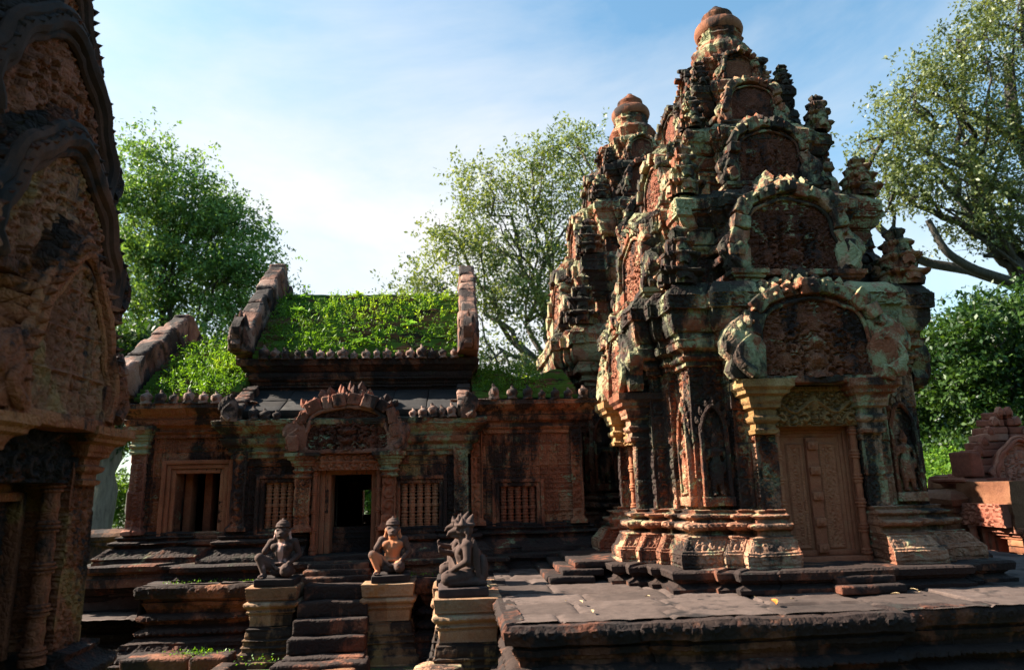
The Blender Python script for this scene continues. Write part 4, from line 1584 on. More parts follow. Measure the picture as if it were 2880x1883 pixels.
def window(x0, x1, z0, z1, y):
    fr = frame(x0, x1, z0, z1, y, 2, .045, M_hall)
    b = MB()
    n = 5
    p = (x1 - x0) / n
    baluster_mesh(b, (0, 0, 0), z1 - z0, p * .49)
    proto = b.build('baluster', M_door, fr, local=True)
    o0 = origin_of(fr)
    for k in range(n):
        o = proto if k == 0 else dup(proto, fr)
        o.location = Vector((x0 + p * (k + .5), y + .035, z0)) - o0
        o.rotation_euler = (0, 0, k * 1.3)
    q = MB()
    q.box(x0 - .02, x1 + .02, y + .2, y + .26, z0 - .05, z1 + .05, .3, 0)  # dark sheet standing in for the shade behind the balusters
    q.build('window_dark_sheet', M_dark, fr)


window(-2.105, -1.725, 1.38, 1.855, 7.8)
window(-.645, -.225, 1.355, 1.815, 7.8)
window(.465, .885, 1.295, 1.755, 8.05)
frame(-1.40, -.965, 1.10, 1.925, 7.80, 3, .055, M_door, False, .28, 'door_frame')
frame(-3.125, -2.655, 1.25, 1.975, 8.0, 3, .05, M_door, False, .22, 'door_frame')
m = MB()
for a, b_ in ((-3.12, -3.04), (-2.90, -2.815), (-2.71, -2.655)):
    m.box(a, b_, 8.24, 8.42, 1.08, 1.98, .1, .006)
m.build('inner_door_post', M_door, hall)
m = MB()
m.box(-1.64, -.78, 7.52, 7.86, 1.02, 1.10, .06, .012, amp=.008)
m.build('door_sill', M_hall_dk, hall)
m = MB()
m.box(-3.17, -2.60, 7.9, 8.05, 1.20, 1.252, .06, .01, amp=.006)
m.build('door_sill', M_hall_dk, hall)
for k in range(3):
    m = MB()
    m.box(-1.56 + .02 * k, -.88 - .02 * k, 7.12 + .10 * k, 7.45 + .06 * k, .88, .945 + .048 * k, .05, .014, amp=.01, seed=120 + k)
    m.build('step', M_plat, hall)
# pilasters and capitals
def pilaster(x0, x1, y0, y1, z0, z1, mat, capz=None, flare=.10, name='pilaster'):
    p = MB()
    loft(p, rect_plan(x0, x1, y0, y1), [(.03, z0), (.03, z0 + .03), (.01, z0 + .05, 'beads', .008), (.0, z0 + .07), (0, z1, 'scroll', .018)], step=.06, fstep=.012, fine=F1 + ((1, 0),), bh=.3, bw=2, bamp=.006, wamp=.004, seed=int(abs(x0) * 97))
    o = p.build(name, mat, hall)
    if capz:
        c = MB()
        capital(c, x0, x1, y0, y1, z1 - .005, capz, flare, seed=int(abs(x0) * 31), fine=((0, -1), (-1, 0), (1, 0)))
        c.build('capital', M_tower_lich if x0 < 0 else M_hall, o)


pilaster(-1.75, -1.59, 7.62, 7.84, 1.34, 1.90, M_hall, 2.165)
pilaster(-.83, -.68, 7.62, 7.84, 1.34, 1.90, M_door, 2.165)
pilaster(-2.45, -2.30, 7.74, 7.9, 1.36, 2.20, M_hall)
pilaster(-.06, .10, 7.74, 7.9, 1.36, 2.20, M_tower_lich)
pilaster(.14, .27, 7.98, 8.1, 1.34, 2.48, M_door)
pilaster(-3.60, -3.44, 7.93, 8.15, 1.34, 2.20, M_gate, 2.5, .08)
pilaster(1.30, 1.43, 7.98, 8.1, 1.34, 2.48, M_hall)
# colonettes and lintel of the middle door
for x in (-1.56, -.87):
    c = MB()
    colonette(c, (x, 7.70, 1.10), .88, .032)
    c.build('colonette', M_door, hall)
l = MB()


def lint(u, v):
    a = np.abs(u)
    return np.maximum(p_scroll(u, v - .005, .085) * .9, 1.1 * np.exp(-((v - .088) / .012) ** 2))


panel(l, (-1.60, 7.655, 1.975), (1, 0, 0), (0, -1, 0), .78, .185, lint, step=.010, amp=.024, back=.16, wamp=.003)
l.build('lintel', M_door, hall)
pd = pediment('pediment', hall, .60, .56, M_tymp2, .2, True, 77, .12, nl=13, crest=1.25, sz=.62, wv=.008, tube=1.6, blocky=.95, lobes=FLAT, tymp=M_tymp)
pd.location = Vector((-1.215, 7.64, 2.185)) - Vector(hall.location)

# cornices
m = MB()
loft(m, mirror_plan(FR_C), [(0, 2.12), (.03, 2.13), (.03, 2.17), (.06, 2.19, 'beads', .008), (.05, 2.2), (.05, 2.24), (.09, 2.26), (.12, 2.31, 'lotus', .014), (.13, 2.33), (.11, 2.34), (.12, 2.38), (.19, 2.45, 'lotus', .010), (.21, 2.46), (.215, 2.52, 'leafy', .01), (.2, 2.53), (0, 2.55)],
     step=.1, fstep=.02, fine=F1 + ((1, 0),), seed=131, bw=.5, bh=.13)
m.build('cornice', M_tower_lich, hall)
for fr_, sd_ in (([(-3.58, 8.0, 1), (-2.47, 8.0, 1)], 133), ([(.12, 8.05, 1), (1.45, 8.05, 1)], 135)):
    m = MB()
    loft(m, mirror_plan(fr_), [(0, 2.36), (.03, 2.37), (.03, 2.41), (.06, 2.44, 'beads', .008), (.05, 2.45), (.05, 2.48), (.09, 2.5), (.12, 2.55, 'lotus', .014), (.13, 2.57), (.11, 2.58), (.12, 2.62), (.19, 2.68, 'lotus', .010), (.21, 2.69), (.215, 2.74, 'leafy', .01), (.2, 2.75), (0, 2.77)],
         step=.1, fstep=.02, fine=F1, seed=sd_, bw=.5, bh=.13)
    m.build('cornice', M_hall, hall)
CL = mirror_plan([(-2.42, 8.34, 1), (.06, 8.34, 1)])
m = MB()
loft(m, CL, [(0, 2.6), (0, 2.97), (.03, 2.975), (.03, 3.0), (.05, 3.03, 'beads', .008), (.04, 3.04), (.08, 3.06), (.10, 3.11, 'lotus', .012), (.10, 3.13), (.09, 3.15), (.15, 3.21, 'lotus', .012), (.18, 3.22), (.19, 3.285, 'leafy', .008), (.17, 3.295), (0, 3.31)],
     step=.1, fstep=.02, fine=F1 + ((1, 0),), seed=137, bw=.55, bh=.14)
m.build('clerestory', M_hall_dk, hall)

# small half roof of dark slabs over the middle bay
m = MB()
for k in range(2):
    for j in range(6):
        a = -2.36 + j * .40
        y0, z0 = 7.66 + .33 * k, 2.56 + .15 * k
        M = Matrix.Translation((a + .2, y0 + .17, z0 + .10)) @ Matrix.Rotation(R(24 + random.uniform(-2, 2)), 4, 'X')
        m.box(-.197, .197, -.19, .19, -.05, .05, .08, .008, M=M, amp=.006, seed=j + 9 * k)
m.build('half_roof', M_slab, hall)


def roof(x0, x1, ye, ze, zr, n, seed, ragged=0.0, name='brick_roof'):
    """corbelled brick vault, course stepping back over course, on both sides of the ridge"""
    prof = []
    for k in range(n):
        q0, q1 = k / n, (k + 1) / n
        f = lambda q: (ye + (AX - ye) * (q * .82 + .18 * q * q), ze + (zr - ze) * (1 - (1 - q) ** 1.22))
        y0, z0 = f(q0)
        y1, z1 = f(q1)
        prof += [(y0, z0), (y0 - .004, z0 + (z1 - z0) * .5), (y0, z1 - .004), (y1 - .006, z1)]
    prof.append((AX, zr))
    prof = np.array(prof)
    full = np.concatenate([prof, np.stack([2 * AX - prof[-2::-1, 0], prof[-2::-1, 1]], -1)])
    xs = np.linspace(x0, x1, int((x1 - x0) / .04))
    P = np.zeros((len(xs), len(full), 3))
    P[..., 0] = xs[:, None]
    P[..., 1] = full[None, :, 0]
    P[..., 2] = full[None, :, 1]
    if ragged:
        top = ze + (zr - ze) * (.55 + .45 * np.clip(.5 + .9 * vnoise(np.stack([xs * 2.2, 0 * xs, 0 * xs], -1), seed), 0, 1))
        P[..., 2] = np.minimum(P[..., 2], top[:, None] + .05 * vnoise(P * 7, seed))
    course = np.floor((P[..., 2] - ze) / (zr - ze) * n)
    bx = np.floor((P[..., 0] + course * .37) / .21)
    P[..., 1] += np.sign(P[..., 1] - AX) * .014 * (rnd2(bx + 99, course + 50, seed) - .4)
    P = warp(P, .012, .3, seed, .005, .05)
    m = MB()
    m.grid(P, blk=rnd2(bx + 99, course + 50, seed + 2), flip=False)
    for e in (0, -1):
        r = P[e]
        c = np.array([[r[0, 0], AX, ze]])
        m.add(np.concatenate([r, c]), np.array([[i, i + 1, len(r)] for i in range(len(r) - 1)]), 0, .4)
    return m.build(name, M_brick, hall)


roof(-2.42, .06, 8.16, 3.30, 4.47, 26, 141)
roof(-3.62, -2.50, 7.92, 2.77, 3.80, 22, 143)
roof(.16, 1.42, 7.98, 2.77, 3.36, 14, 145, ragged=1)


def gable(xc, th, ye, ze, zr, nb, seed, makara=True):
    """raking gable of stacked worn blocks that rises above the roof it closes"""
    rs = random.Random(seed)
    m = MB()
    L = math.hypot(AX - ye, zr - ze)
    ang = math.atan2(zr - ze, AX - ye)
    for sg in (1, -1):
        for k in range(nb):
            q = (k + .5) / nb
            hb = L / nb * .5 + .012
            y, z = ye + (AX - ye) * (k + .5) / nb, ze + (zr - ze) * (k + .5) / nb
            Mx = Matrix.Translation((xc + rs.uniform(-.012, .012), AX - sg * (AX - y), z + .06)) @ Matrix.Rotation(sg * (ang + rs.uniform(-.07, .07)), 4, 'X')
            m.box(-th * rs.uniform(.46, .53), th * rs.uniform(.46, .53), -hb * 1.02, hb * 1.02, -.22, .22 + rs.uniform(-.025, .03), .045, .035, M=Mx, amp=.02, seed=seed + k)
        if makara:
            Mx = Matrix.Translation((xc, AX - sg * (AX - ye + .08), ze + .16))
            m.box(-th * .56, th * .56, -.12, .14, -.20, .10, .045, .02, M=Mx, amp=.014, seed=seed + 50)
            naga(m, (xc, AX - sg * (AX - ye + .16), ze - .02), (0, -1, 0), (1 if xc > -1 else -1, 0, 0), sg, .36)
            for k in range(3):
                leaf_spike(m, (xc + (k - 1) * th * .26, AX - sg * (AX - ye + .19), ze + .02), (0, -sg, 0), (0, 0, 1), th * .5, .46 - .07 * abs(k - 1), .05)
    # closing wall under the rake
    V = []
    for dx in (-th * .36, th * .36):
        V += [(xc + dx, ye + .1, ze - .05), (xc + dx, AX, zr), (xc + dx, 2 * AX - ye - .1, ze - .05)]
    m.add(V, [[0, 1, 2], [5, 4, 3]], 0, .5)
    m.add(V, [[0, 3, 4, 1], [1, 4, 5, 2]], 0, .5)
    Mx = Matrix.Translation((xc, AX, zr + .12))
    m.box(-th * .5, th * .5, -.10, .10, -.2, .16, .05, .02, M=Mx, amp=.012, seed=seed + 60)
    return m.build('gable', M_hall_g, hall)


M_hall_g = stone('patchy_gable_stone', ((.13, .05, .03), (.30, .13, .08), (.48, .30, .22)), black=0.45, lichen=0.57, seed=73, yellow=None, streak=1, licol=(.22, .21, .17), carve=0.15)
gable(-2.56, .22, 8.22, 3.40, 4.64, 8, 151)
gable(.12, .22, 8.14, 3.38, 4.62, 8, 153)
gable(-3.82, .24, 8.0, 2.90, 3.90, 8, 155)
for xc, sd_ in ((-2.42, 157), (.06, 159)):     # short ramps at the ends of the half roof
    m = MB()
    for k in range(4):
        Mx = Matrix.Translation((xc, 7.68 + .16 * k, 2.62 + .085 * k)) @ Matrix.Rotation(R(26), 4, 'X')
        m.box(-.075, .075, -.085, .085, -.06, .09, .04, .02, M=Mx, amp=.012, seed=sd_ + k)
    naga(m, (xc, 7.60, 2.51), (-1 if xc < -1 else 1, 0, 0), (0, -1, 0), 1, .28)
    m.build('ramp_block', M_hall_g, hall)
# lotus-bud tiles along the eaves
m = MB()
m.lathe([(.0, 0), (.052, .0), (.058, .02), (.05, .034), (.056, .05), (.062, .075), (.056, .10), (.038, .122), (.020, .132), (.012, .17), (0, .176)], (0, 0, 0), 12)
m.ell((0, -.05, .065), (.03, .02, .035), seg=8)
m.V = [warp(v, .012, .06, 2, .005, .025) for v in m.V]
tile = m.build('eave_tile', M_hall_g, hall, local=True)
first = True
rs = random.Random(5)
for xs, y, z in ((np.arange(-2.30, .03, .132), 8.14, 3.285), (np.arange(-3.45, -2.62, .15), 7.82, 2.735), (np.arange(-2.22, -1.86, .125), 7.62, 2.525), (np.arange(-.50, 0, .105), 7.62, 2.525), ([.40, .62, .80, .96, 1.12, 1.28, 1.45], 7.88, 2.745)):
    for x in xs:
        if not first and rs.random() < .07:
            continue
        o = tile if first else dup(tile, hall)
        first = False
        o.location = Vector((x + rs.uniform(-.008, .008), y + rs.uniform(-.008, .008), z)) - Vector(hall.location)
        sc_ = rs.uniform(.74, 1.1)
        o.scale = (sc_, sc_, sc_ * rs.uniform(.75, 1.0))
        o.rotation_euler = (rs.uniform(-.1, .1), rs.uniform(-.1, .1), rs.uniform(-.4, .4))


# ================================================================== STATUES
def guardian(name, label, loc, rz, S, kind, mat, seed, group, base=True, wear=None):
    b = MB()
    E, C = b.ell, b.cap
    E((0, .03, .13), (.17, .14, .13))
    C((0, .03, .18), (0, .02, .33), .145, .14)
    C((0, .02, .33), (.005, .01, .44), .14, .165)
    E((.0, .01, .48), (.205, .125, .13))
    E((-.095, -.075, .505), (.095, .055, .07))
    E((.10, -.075, .505), (.095, .055, .07))
    E((-.19, .02, .575), (.085, .085, .075))
    E((.20, .02, .575), (.085, .085, .075))
    C((-.08, .03, .61), (.08, .03, .61), .07, .07)
    C((0, .01, .58), (0, -.02, .69), .09, .08)
    # legs: one knee raised, the other folded under
    C((-.09, .0, .13), (-.34, -.15, .33), .115, .082)
    E((-.345, -.155, .335), (.085, .085, .085))
    C((-.345, -.16, .33), (-.25, -.19, .08), .075, .048)
    C((-.245, -.15, .04), (-.285, -.31, .032), .048, .035)
    for k in range(5):
        C((-.305 + .02 * k, -.32, .026), (-.31 + .022 * k, -.355 + .008 * abs(k - 3), .022), .013, .011, 8)
    C((.10, .0, .14), (.135, -.25, .115), .125, .098)
    E((.135, -.255, .112), (.10, .10, .10))
    C((.15, -.22, .07), (.17, .16, .06), .072, .05)
    C((.17, .16, .05), (.15, .28, .04), .045, .035)
    # belt and sash
    for k in range(18):
        a0, a1 = k * math.pi / 9, (k + 1) * math.pi / 9
        C((.16 * math.cos(a0), .02 + .15 * math.sin(a0), .235), (.16 * math.cos(a1), .02 + .15 * math.sin(a1), .235), .024, .024, 8)
    C((-.14, -.12, .22), (-.03, -.19, .145), .028, .03)
    C((-.03, -.19, .145), (.11, -.2, .17), .03, .026)
    E((-.02, -.12, .10), (.15, .07, .09))
    # arm resting on the folded knee
    C((.215, .02, .56), (.30, .02, .365), .068, .054)
    C((.30, .02, .365), (.155, -.20, .225), .054, .038)
    E((.135, -.235, .215), (.042, .052, .022))
    for k in range(4):
        x = .105 + .022 * k
        C((x, -.27, .21), (x - .012, -.325 + .006 * abs(k - 1), .185), .0135, .012, 8)
        C((x - .012, -.325 + .006 * abs(k - 1), .185), (x - .014, -.345 + .006 * abs(k - 1), .15 + .006 * k), .012, .010, 8)
    C((.10, -.225, .215), (.075, -.27, .19), .014, .011, 8)
    if kind == 'monkey':
        C((-.205, .02, .56), (-.285, -.03, .44), .068, .058)
        E((0, -.02, .765), (.115, .125, .125))
        E((0, -.125, .715), (.088, .085, .078))
        C((-.07, -.125, .795), (.07, -.125, .795), .026, .026)
        for q in (-1, 1):
            E((q * .047, -.142, .765), (.022, .02, .018))
            E((q * .118, .0, .75), (.028, .042, .055))
            C((q * .125, .0, .70), (q * .135, -.005, .63), .026, .032, 8)
        E((0, -.205, .742), (.03, .018, .018))
        C((-.052, -.178, .69), (0, -.207, .694), .016, .017, 8)
        C((.052, -.178, .69), (0, -.207, .694), .016, .017, 8)
        C((-.045, -.17, .662), (.045, -.17, .662), .02, .02, 8)
        E((0, -.015, .855), (.135, .14, .035))
        E((0, -.01, .89), (.122, .125, .06))
        E((0, -.01, .94), (.075, .08, .03))
        C((0, -.01, .95), (0, -.01, .995), .04, .012)
    else:
        C((-.205, .0, .56), (-.29, -.16, .42), .066, .052)
        C((-.29, -.16, .42), (-.20, -.33, .46), .05, .036)
        E((-.19, -.35, .475), (.038, .04, .042))
        for k in range(4):
            C((-.215 + .02 * k, -.38, .50), (-.215 + .02 * k, -.385, .535), .013, .011, 8)
            C((-.215 + .02 * k, -.385, .535), (-.213 + .02 * k, -.36, .55), .011, .010, 8)
        C((-.155, -.35, .48), (-.145, -.375, .525), .013, .011, 8)
        E((0, -.01, .775), (.118, .14, .115))
        C((0, -.11, .775), (0, -.225, .745), .07, .032)
        C((0, -.22, .745), (0, -.262, .70), .032, .012)
        C((0, -.1, .70), (0, -.195, .695), .055, .022)
        for q in (-1, 1):
            E((q * .07, -.115, .805), (.026, .026, .024))
            E((q * .118, .03, .77), (.028, .045, .065))
            C((q * .125, .035, .72), (q * .13, .03, .655), .022, .026, 8)
        for k in range(14):
            a0, a1 = k * math.pi / 7, (k + 1) * math.pi / 7
            C((.125 * math.cos(a0), .0 + .14 * math.sin(a0), .85), (.125 * math.cos(a1), .0 + .14 * math.sin(a1), .85), .026, .026, 8)
        for p0, p1, r0 in (((0, -.115, .86), (0, -.135, .93), .05), ((.095, -.03, .86), (.105, -.035, .955), .055), ((-.095, -.03, .86), (-.105, -.035, .955), .055), ((0, .07, .87), (0, .125, 1.0), .085), ((0, -.01, .87), (0, .0, .97), .085)):
            C(p0, p1, r0, .010)
        # wing feather down the back and the rolled tail
        E((.17, .16, .36), (.02, .055, .31), M=Matrix.Rotation(R(6), 4, 'X'))
        E((-.17, .16, .36), (.02, .055, .31), M=Matrix.Rotation(R(6), 4, 'X'))
        E((0, .26, .22), (.13, .085, .21))
        E((0, .17, .09), (.19, .14, .10))
    f = fuse(b, .0105, 2)
    V = f.V[0]
    n = vnoise(V * 9 + seed, seed) * .16 + vnoise(V * 22, seed) * .06
    wv = np.zeros(len(V))
    for (c, r, am) in wear or []:
        wv = np.maximum(wv, am * np.exp(-(((V - np.array(c)) / np.array(r)) ** 2).sum(1)))
    f.B = [np.clip(wv + n * (wv > .12), 0, 1)]
    f.V = [V * S + np.array([0, 0, .066 if base else 0])]
    t = thing(name, label, 'statue', loc, group, rz)
    f.build('body', mat, t, local=True, smooth=80)
    if base:
        q = MB()
        q.box(-.355 * S, .325 * S, -.39 * S, .32 * S, 0, .066, .03, .008, amp=.004, seed=seed)
        q.build('base_slab', M_black, t, local=True)
    return t


MS1 = statue_mat('grimy_pink_sandstone', (.50, .30, .25), 61, .42)
MS2 = statue_mat('grimy_orange_sandstone', (.50, .19, .09), 62, .34)
MS3 = statue_mat('grimy_brown_sandstone', (.42, .20, .11), 64, .55)
w1 = [((0, -.14, .42), (.06, .2, .22), 1.0), ((0, -.08, .58), (.07, .15, .08), 1.0), ((-.13, -.02, .72), (.05, .12, .10), .9), ((.14, -.02, .70), (.05, .1, .10), .8), ((.09, -.1, .3), (.10, .1, .08), .6), ((-.25, -.2, .12), (.08, .1, .16), .5)]
w2 = [((0, -.12, .40), (.20, .25, .22), 1.2), ((0, -.08, .59), (.10, .15, .10), 1.1), ((-.28, -.22, .18), (.14, .12, .20), 1.2), ((.12, -.3, .14), (.06, .1, .05), .5), ((-.13, -.02, .70), (.05, .12, .10), .9), ((.14, -.02, .68), (.05, .1, .10), .9)]
w3 = [((0, -.1, .28), (.16, .15, .10), .9), ((.02, .2, .2), (.12, .12, .2), .5), ((.0, -.12, .66), (.1, .1, .06), .7)]
guardian('monkey_guardian', 'seated monkey-faced guardian with a pale streak down its chest, left of the stairs', (-1.715, 7.06, .904), 0, .545, 'monkey', MS1, 3, 'seated guardian statues', wear=w1)
guardian('monkey_guardian', 'seated monkey-faced guardian with bare orange chest and pointed cap, right of the stairs', (-.655, 7.06, .904), R(3), .535, 'monkey', MS2, 8, 'seated guardian statues', wear=w2)
guardian('beaked_guardian', 'seated beaked guardian in a spiked crown facing left, the nearer one at the corner', (.045, 6.055, .904), R(-88), .575, 'beaked', MS3, 12, 'seated guardian statues', wear=w3)
guardian('beaked_guardian', 'seated beaked guardian facing left, half hidden behind the nearer beaked one', (.015, 6.69, .904), R(-90), .575, 'beaked', MS3, 15, 'seated guardian statues', wear=w3)
guardian('monkey_guardian', 'dark guardian seated at the far left end of the hall, mostly behind its corner pilaster', (-3.80, 8.75, 1.06), R(-90), .52, 'monkey', M_stat, 18, 'seated guardian statues', base=False)
guardian('monkey_guardian', 'guardian glimpsed behind the pilaster of the dark red building at left', (-4.62, 8.75, .90), R(-60), .60, 'monkey', MS3, 21, 'seated guardian statues', wear=w2)


# ================================================================== LIBRARY (left foreground)
lib = thing('library_building', 'tall dark red sandstone building at far left with three stacked carved gables', 'temple library', (-3.4, 4.0, .2))
FX = ((1, 0), (0, 1))
LY0, LY1 = 3.16, 4.70
m = MB()
LP = [(-6.4, LY0, 1), (-2.50, LY0, 1), (-2.50, 3.36, 1), (-2.32, 3.36, 1), (-2.32, 3.60, 0), (-2.62, 3.60, 0), (-2.62, 4.38, 0), (-2.32, 4.38, 1), (-2.32, 4.66, 1), (-2.50, 4.66, 1), (-2.50, LY1, 1), (-6.4, LY1, 1)]
loft(m, LP, [(.42, .12), (.42, .3), (.38, .31), (.36, .36, 'leafy', .014), (.30, .46, 'leafy', .016), (.28, .47), (.18, .56, 'lotus', .02), (.14, .57), (.12, .62), (.16, .63), (.18, .68, 'beads', .014), (.12, .70), (.10, .74), (.14, .75), (.16, .81, 'lotusd', .016), (.10, .83), (.06, .86), (.08, .9, 'beads', .01), (.0, .92)],
     step=.1, fstep=.014, fine=FX, seed=201, bw=.5, bh=.2, bamp=.012)
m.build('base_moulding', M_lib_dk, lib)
m = MB()
loft(m, LP, [(0, .90), (0, 1.98, 'scroll', .024)], step=.1, fstep=.012, fine=FX, seed=203, bamp=.010, bw=.6, bh=.34)
m.build('wall', M_lib, lib)
for y0, y1 in ((3.38, 3.58), (4.42, 4.62)):
    c = MB()
    capital(c, -2.46, -2.30, y0 + .02, y1 - .02, 1.84, 2.19, .15, seed=207, fine=FX)
    c.build('capital', M_lib, lib)
# real proportions of the door inside the slot
m = MB()
for k, (e, x) in enumerate(((.36, -2.56), (.31, -2.52))):
    for sg in (-1, 1):
        a, b_ = sorted((4.0 + sg * (e), 4.0 + sg * (e - .05)))
        m.box(-2.75, x, a, b_, .9, 1.86 - .05 * k, .1, .005)
    m.box(-2.75, x, 4.0 - e + .05, 4.0 + e - .05, 1.81 - .05 * k, 1.86 - .05 * k, .1, .005)
m.build('door_frame', M_lib, lib)
m = MB()
panel(m, (-2.60, 3.74, .9), (0, 1, 0), (1, 0, 0), .52, .88, lambda u, v: .8 * p_scroll(np.abs(u) - .12, v, .09) * (np.abs(u) > .05) + 1.2 * (np.abs(u) < .045), step=.014, amp=.02, back=0)
m.build('door_panel', M_lib_dk, lib)
for y in (3.66, 4.33):
    c = MB()
    colonette(c, (-2.40, y, .86), 1.02, .055)
    c.build('colonette', M_lib, lib)
m = MB()


def lib_lint(u, v):
    a = np.abs(u)
    return np.maximum(p_leafy(u, v, .05, 21) * .7, np.maximum(1.1 * p_scroll(u, v - .02, .15) * (v < .2), 1.0 * np.exp(-((v - .24 + .04 * np.cos(a * 12)) / .025) ** 2)))


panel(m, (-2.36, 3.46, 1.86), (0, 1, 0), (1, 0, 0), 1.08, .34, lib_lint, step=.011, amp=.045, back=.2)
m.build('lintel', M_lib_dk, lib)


def tilework(u, v):
    """storeys of little palace figures in low relief"""
    h = p_leafy(u, v, .055, 31)
    cell = np.abs(u / .19 - np.floor(u / .19) - .5)
    col = np.clip((cell - .40) * 14, 0, 1)
    row = np.clip((np.abs(v / .24 - np.floor(v / .24) - .5) - .43) * 16, 0, 1)
    fu, fv = u / .19 - np.floor(u / .19) - .5, v / .24 - np.floor(v / .24)
    fig = np.clip(1.15 - np.hypot(fu * 7, (fv - .36) * 3.4), 0, 1) ** .6
    head = np.clip(1.1 - np.hypot(fu * 11, (fv - .70) * 10), 0, 1) ** .5
    return np.maximum(np.maximum(h * .62, np.maximum(fig, head) * .95), np.maximum(col, row) * .7)


for k, (W, H, x, z, th, er) in enumerate(((.54, 1.08, -2.22, 2.215, .34, .0), (.74, 1.02, -2.34, 2.98, .30, .03), (.74, 1.0, -2.46, 3.78, .26, .03), (.62, .9, -2.62, 4.62, .3, .05))):
    _ty = tympanum
    if k == 0:
        tympanum = lambda W_, H_, s_: tilework
    o = pediment('gable_pediment', lib, W, H, M_lib if k < 1 else M_lib_dk, th, True, 210 + k, er, nl=21, crest=.55, sz=.34, tube=1.3, wv=.006, ramp=.06, arch=M_lib if k < 1 else M_lib_arch, tymp=M_lib_tymp)
    tympanum = _ty
    o.rotation_euler = (0, 0, math.pi / 2)
    o.location = Vector((x, 4.0, z)) - Vector(lib.location)
m = MB()
for x1, y0, y1, z0, z1, c in ((-2.46, 3.3, 4.60, 1.95, 2.62, 0), (-2.56, 3.24, 4.64, 2.55, 3.55, 0), (-2.66, 3.3, 4.60, 3.5, 4.45, 0), (-2.80, 3.36, 4.52, 4.4, 5.2, 0), (-2.95, 3.5, 4.44, 5.15, 5.9, 0)):
    loft(m, rect_plan(-6.3, x1, y0, y1), [(.0, z0), (0, z1 - .3, 'leafy', .05), (.05, z1 - .28), (.06, z1 - .2, 'lotus', .02), (.10, z1 - .18), (.12, z1 - .04, 'leafy', .02), (.05, z1), (-.3, z1 + .03)], step=.1, fstep=.012, fine=FX, seed=int(z0 * 70), bamp=.014, wamp=.005, bw=.34, bh=.2)
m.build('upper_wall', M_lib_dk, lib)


# ================================================================== GATE AND ENCLOSURE WALLS
def wall_run(name, label, x0, x1, y0, y1, z1, mat, seed):
    t = thing(name, label, 'wall', ((x0 + x1) / 2, (y0 + y1) / 2, .16))
    m = MB()
    loft(m, rect_plan(x0, x1, y0, y1), [(.08, .1), (.08, .34), (0, .36), (0, z1 - .3)], step=.09, fstep=.05, fine=((-1, 0), (0, -1)), seed=seed, bh=.27, bw=.5, bamp=.02, wamp=.014)
    m.build('wall', mat, t)
    m = MB()
    loft(m, rect_plan(x0, x1, y0, y1), [(0, z1 - .31), (.04, z1 - .28), (.04, z1 - .22), (.08, z1 - .19), (.10, z1 - .12), (.04, z1 - .05), (-.12, z1), (-.2, z1 + .01)], step=.09, fstep=.05, fine=((-1, 0), (0, -1)), seed=seed + 1, bh=.4, bw=.7, bamp=.016, wamp=.014, cap_top=True)
    m.build('coping', mat, t)
    return t


wall_run('enclosure_wall', 'sunlit orange laterite wall behind the nearest tower, leading to the ruined gate', 6.5, 6.9, 8.8, 18, 1.58, M_lat, 231)
wall_run('enclosure_wall', 'dark laterite wall under the pale tree trunks at left', -14, -5.0, 14.6, 15.0, 1.06, M_lat_dk, 233)
wall_run('enclosure_wall', 'low wall seen through the open hall doors', -4.2, 1.0, 15.6, 16.0, 1.06, M_lat_dk, 235)
gate = thing('ruined_gate', 'ruined brick gate with pink sandstone gable and carved lintel at far right', 'temple gate', (7.6, 8.9, .16))
m = MB()
panel(m, (6.93, 9.52, 1.24), (0, -1, 0), (-1, 0, 0), .76, .27, lambda u, v: np.maximum(p_scroll(u, v - .01, .13) * (v < .16), p_leafy(u, v, .04, 8) * .8), step=.02, amp=.04, back=.3, seed=3)
m.build('lintel', M_gate, gate)
for y in (9.37, 8.50):
    c = MB()
    colonette(c, (6.96, y, .62), .62, .05)
    c.build('colonette', M_gate, gate)
m = MB()
for k, (e, x) in enumerate(((.34, 6.99), (.29, 7.03), (.25, 7.07))):
    for sg in (-1, 1):
        a, b_ = sorted((8.93 + sg * e, 8.93 + sg * (e - .05)))
        m.box(x, 7.5, a, b_, .45, 1.22 - .04 * k, .1, .006)
    m.box(x, 7.5, 8.93 - e + .05, 8.93 + e - .05, 1.17 - .04 * k, 1.22 - .04 * k, .1, .006)
m.build('door_frame', M_gate, gate)
m = MB()
m.box(7.22, 7.32, 8.60, 9.25, .4, 1.2, .1, .01)
m.build('door_panel', M_lat, gate)
m = MB()
panel(m, (7.0, 9.62, .16), (0, -1, 0), (-1, 0, 0), .92, 1.62, lambda u, v: 0 * u, step=.05, back=.4, holes=[(.36, .96, -.1, 1.05)], seed=8, bh=.26, bw=.42, bamp=.015, wamp=.012)
m.build('front_wall', M_lat, gate)
o = pediment('gable', gate, .46, .60, M_gate, .3, True, 241, 1.0, nl=3, sz=.3)
o.location = Vector((7.92, 9.56, 1.78)) - Vector(gate.location)
m = MB()
rs = random.Random(6)
for k in range(9):
    z = 1.78 + .105 * k
    hw = .72 * (1 - k / 9.3) + .03 + rs.uniform(-.015, .015)
    for a, b_ in ((-hw, -.02), (.02, hw)):
        m.box(7.92 + a, 7.92 + b_, 9.66 + rs.uniform(-.02, .02), 9.98, z, z + .102, .05, .018, amp=.014, seed=k + 70)
for sg in (-1, 1):
    for k in range(7):
        q = k / 6.5
        leaf_spike(m, (7.92 + sg * (.66 * (1 - q)), 9.655, 1.86 + q * .86), (0, -1, 0), (sg * .12, 0, 1), .11, .13, .08)
m.box(7.16, 7.34, 9.5, 9.9, 1.83, 2.17, .05, .02, amp=.012, seed=5)
m.build('gable_block', M_gate, gate)
m = MB()
capital(m, 7.12, 7.42, 9.55, 9.9, 1.58, 1.82, .16, seed=243)
m.build('capital', M_gate, gate)
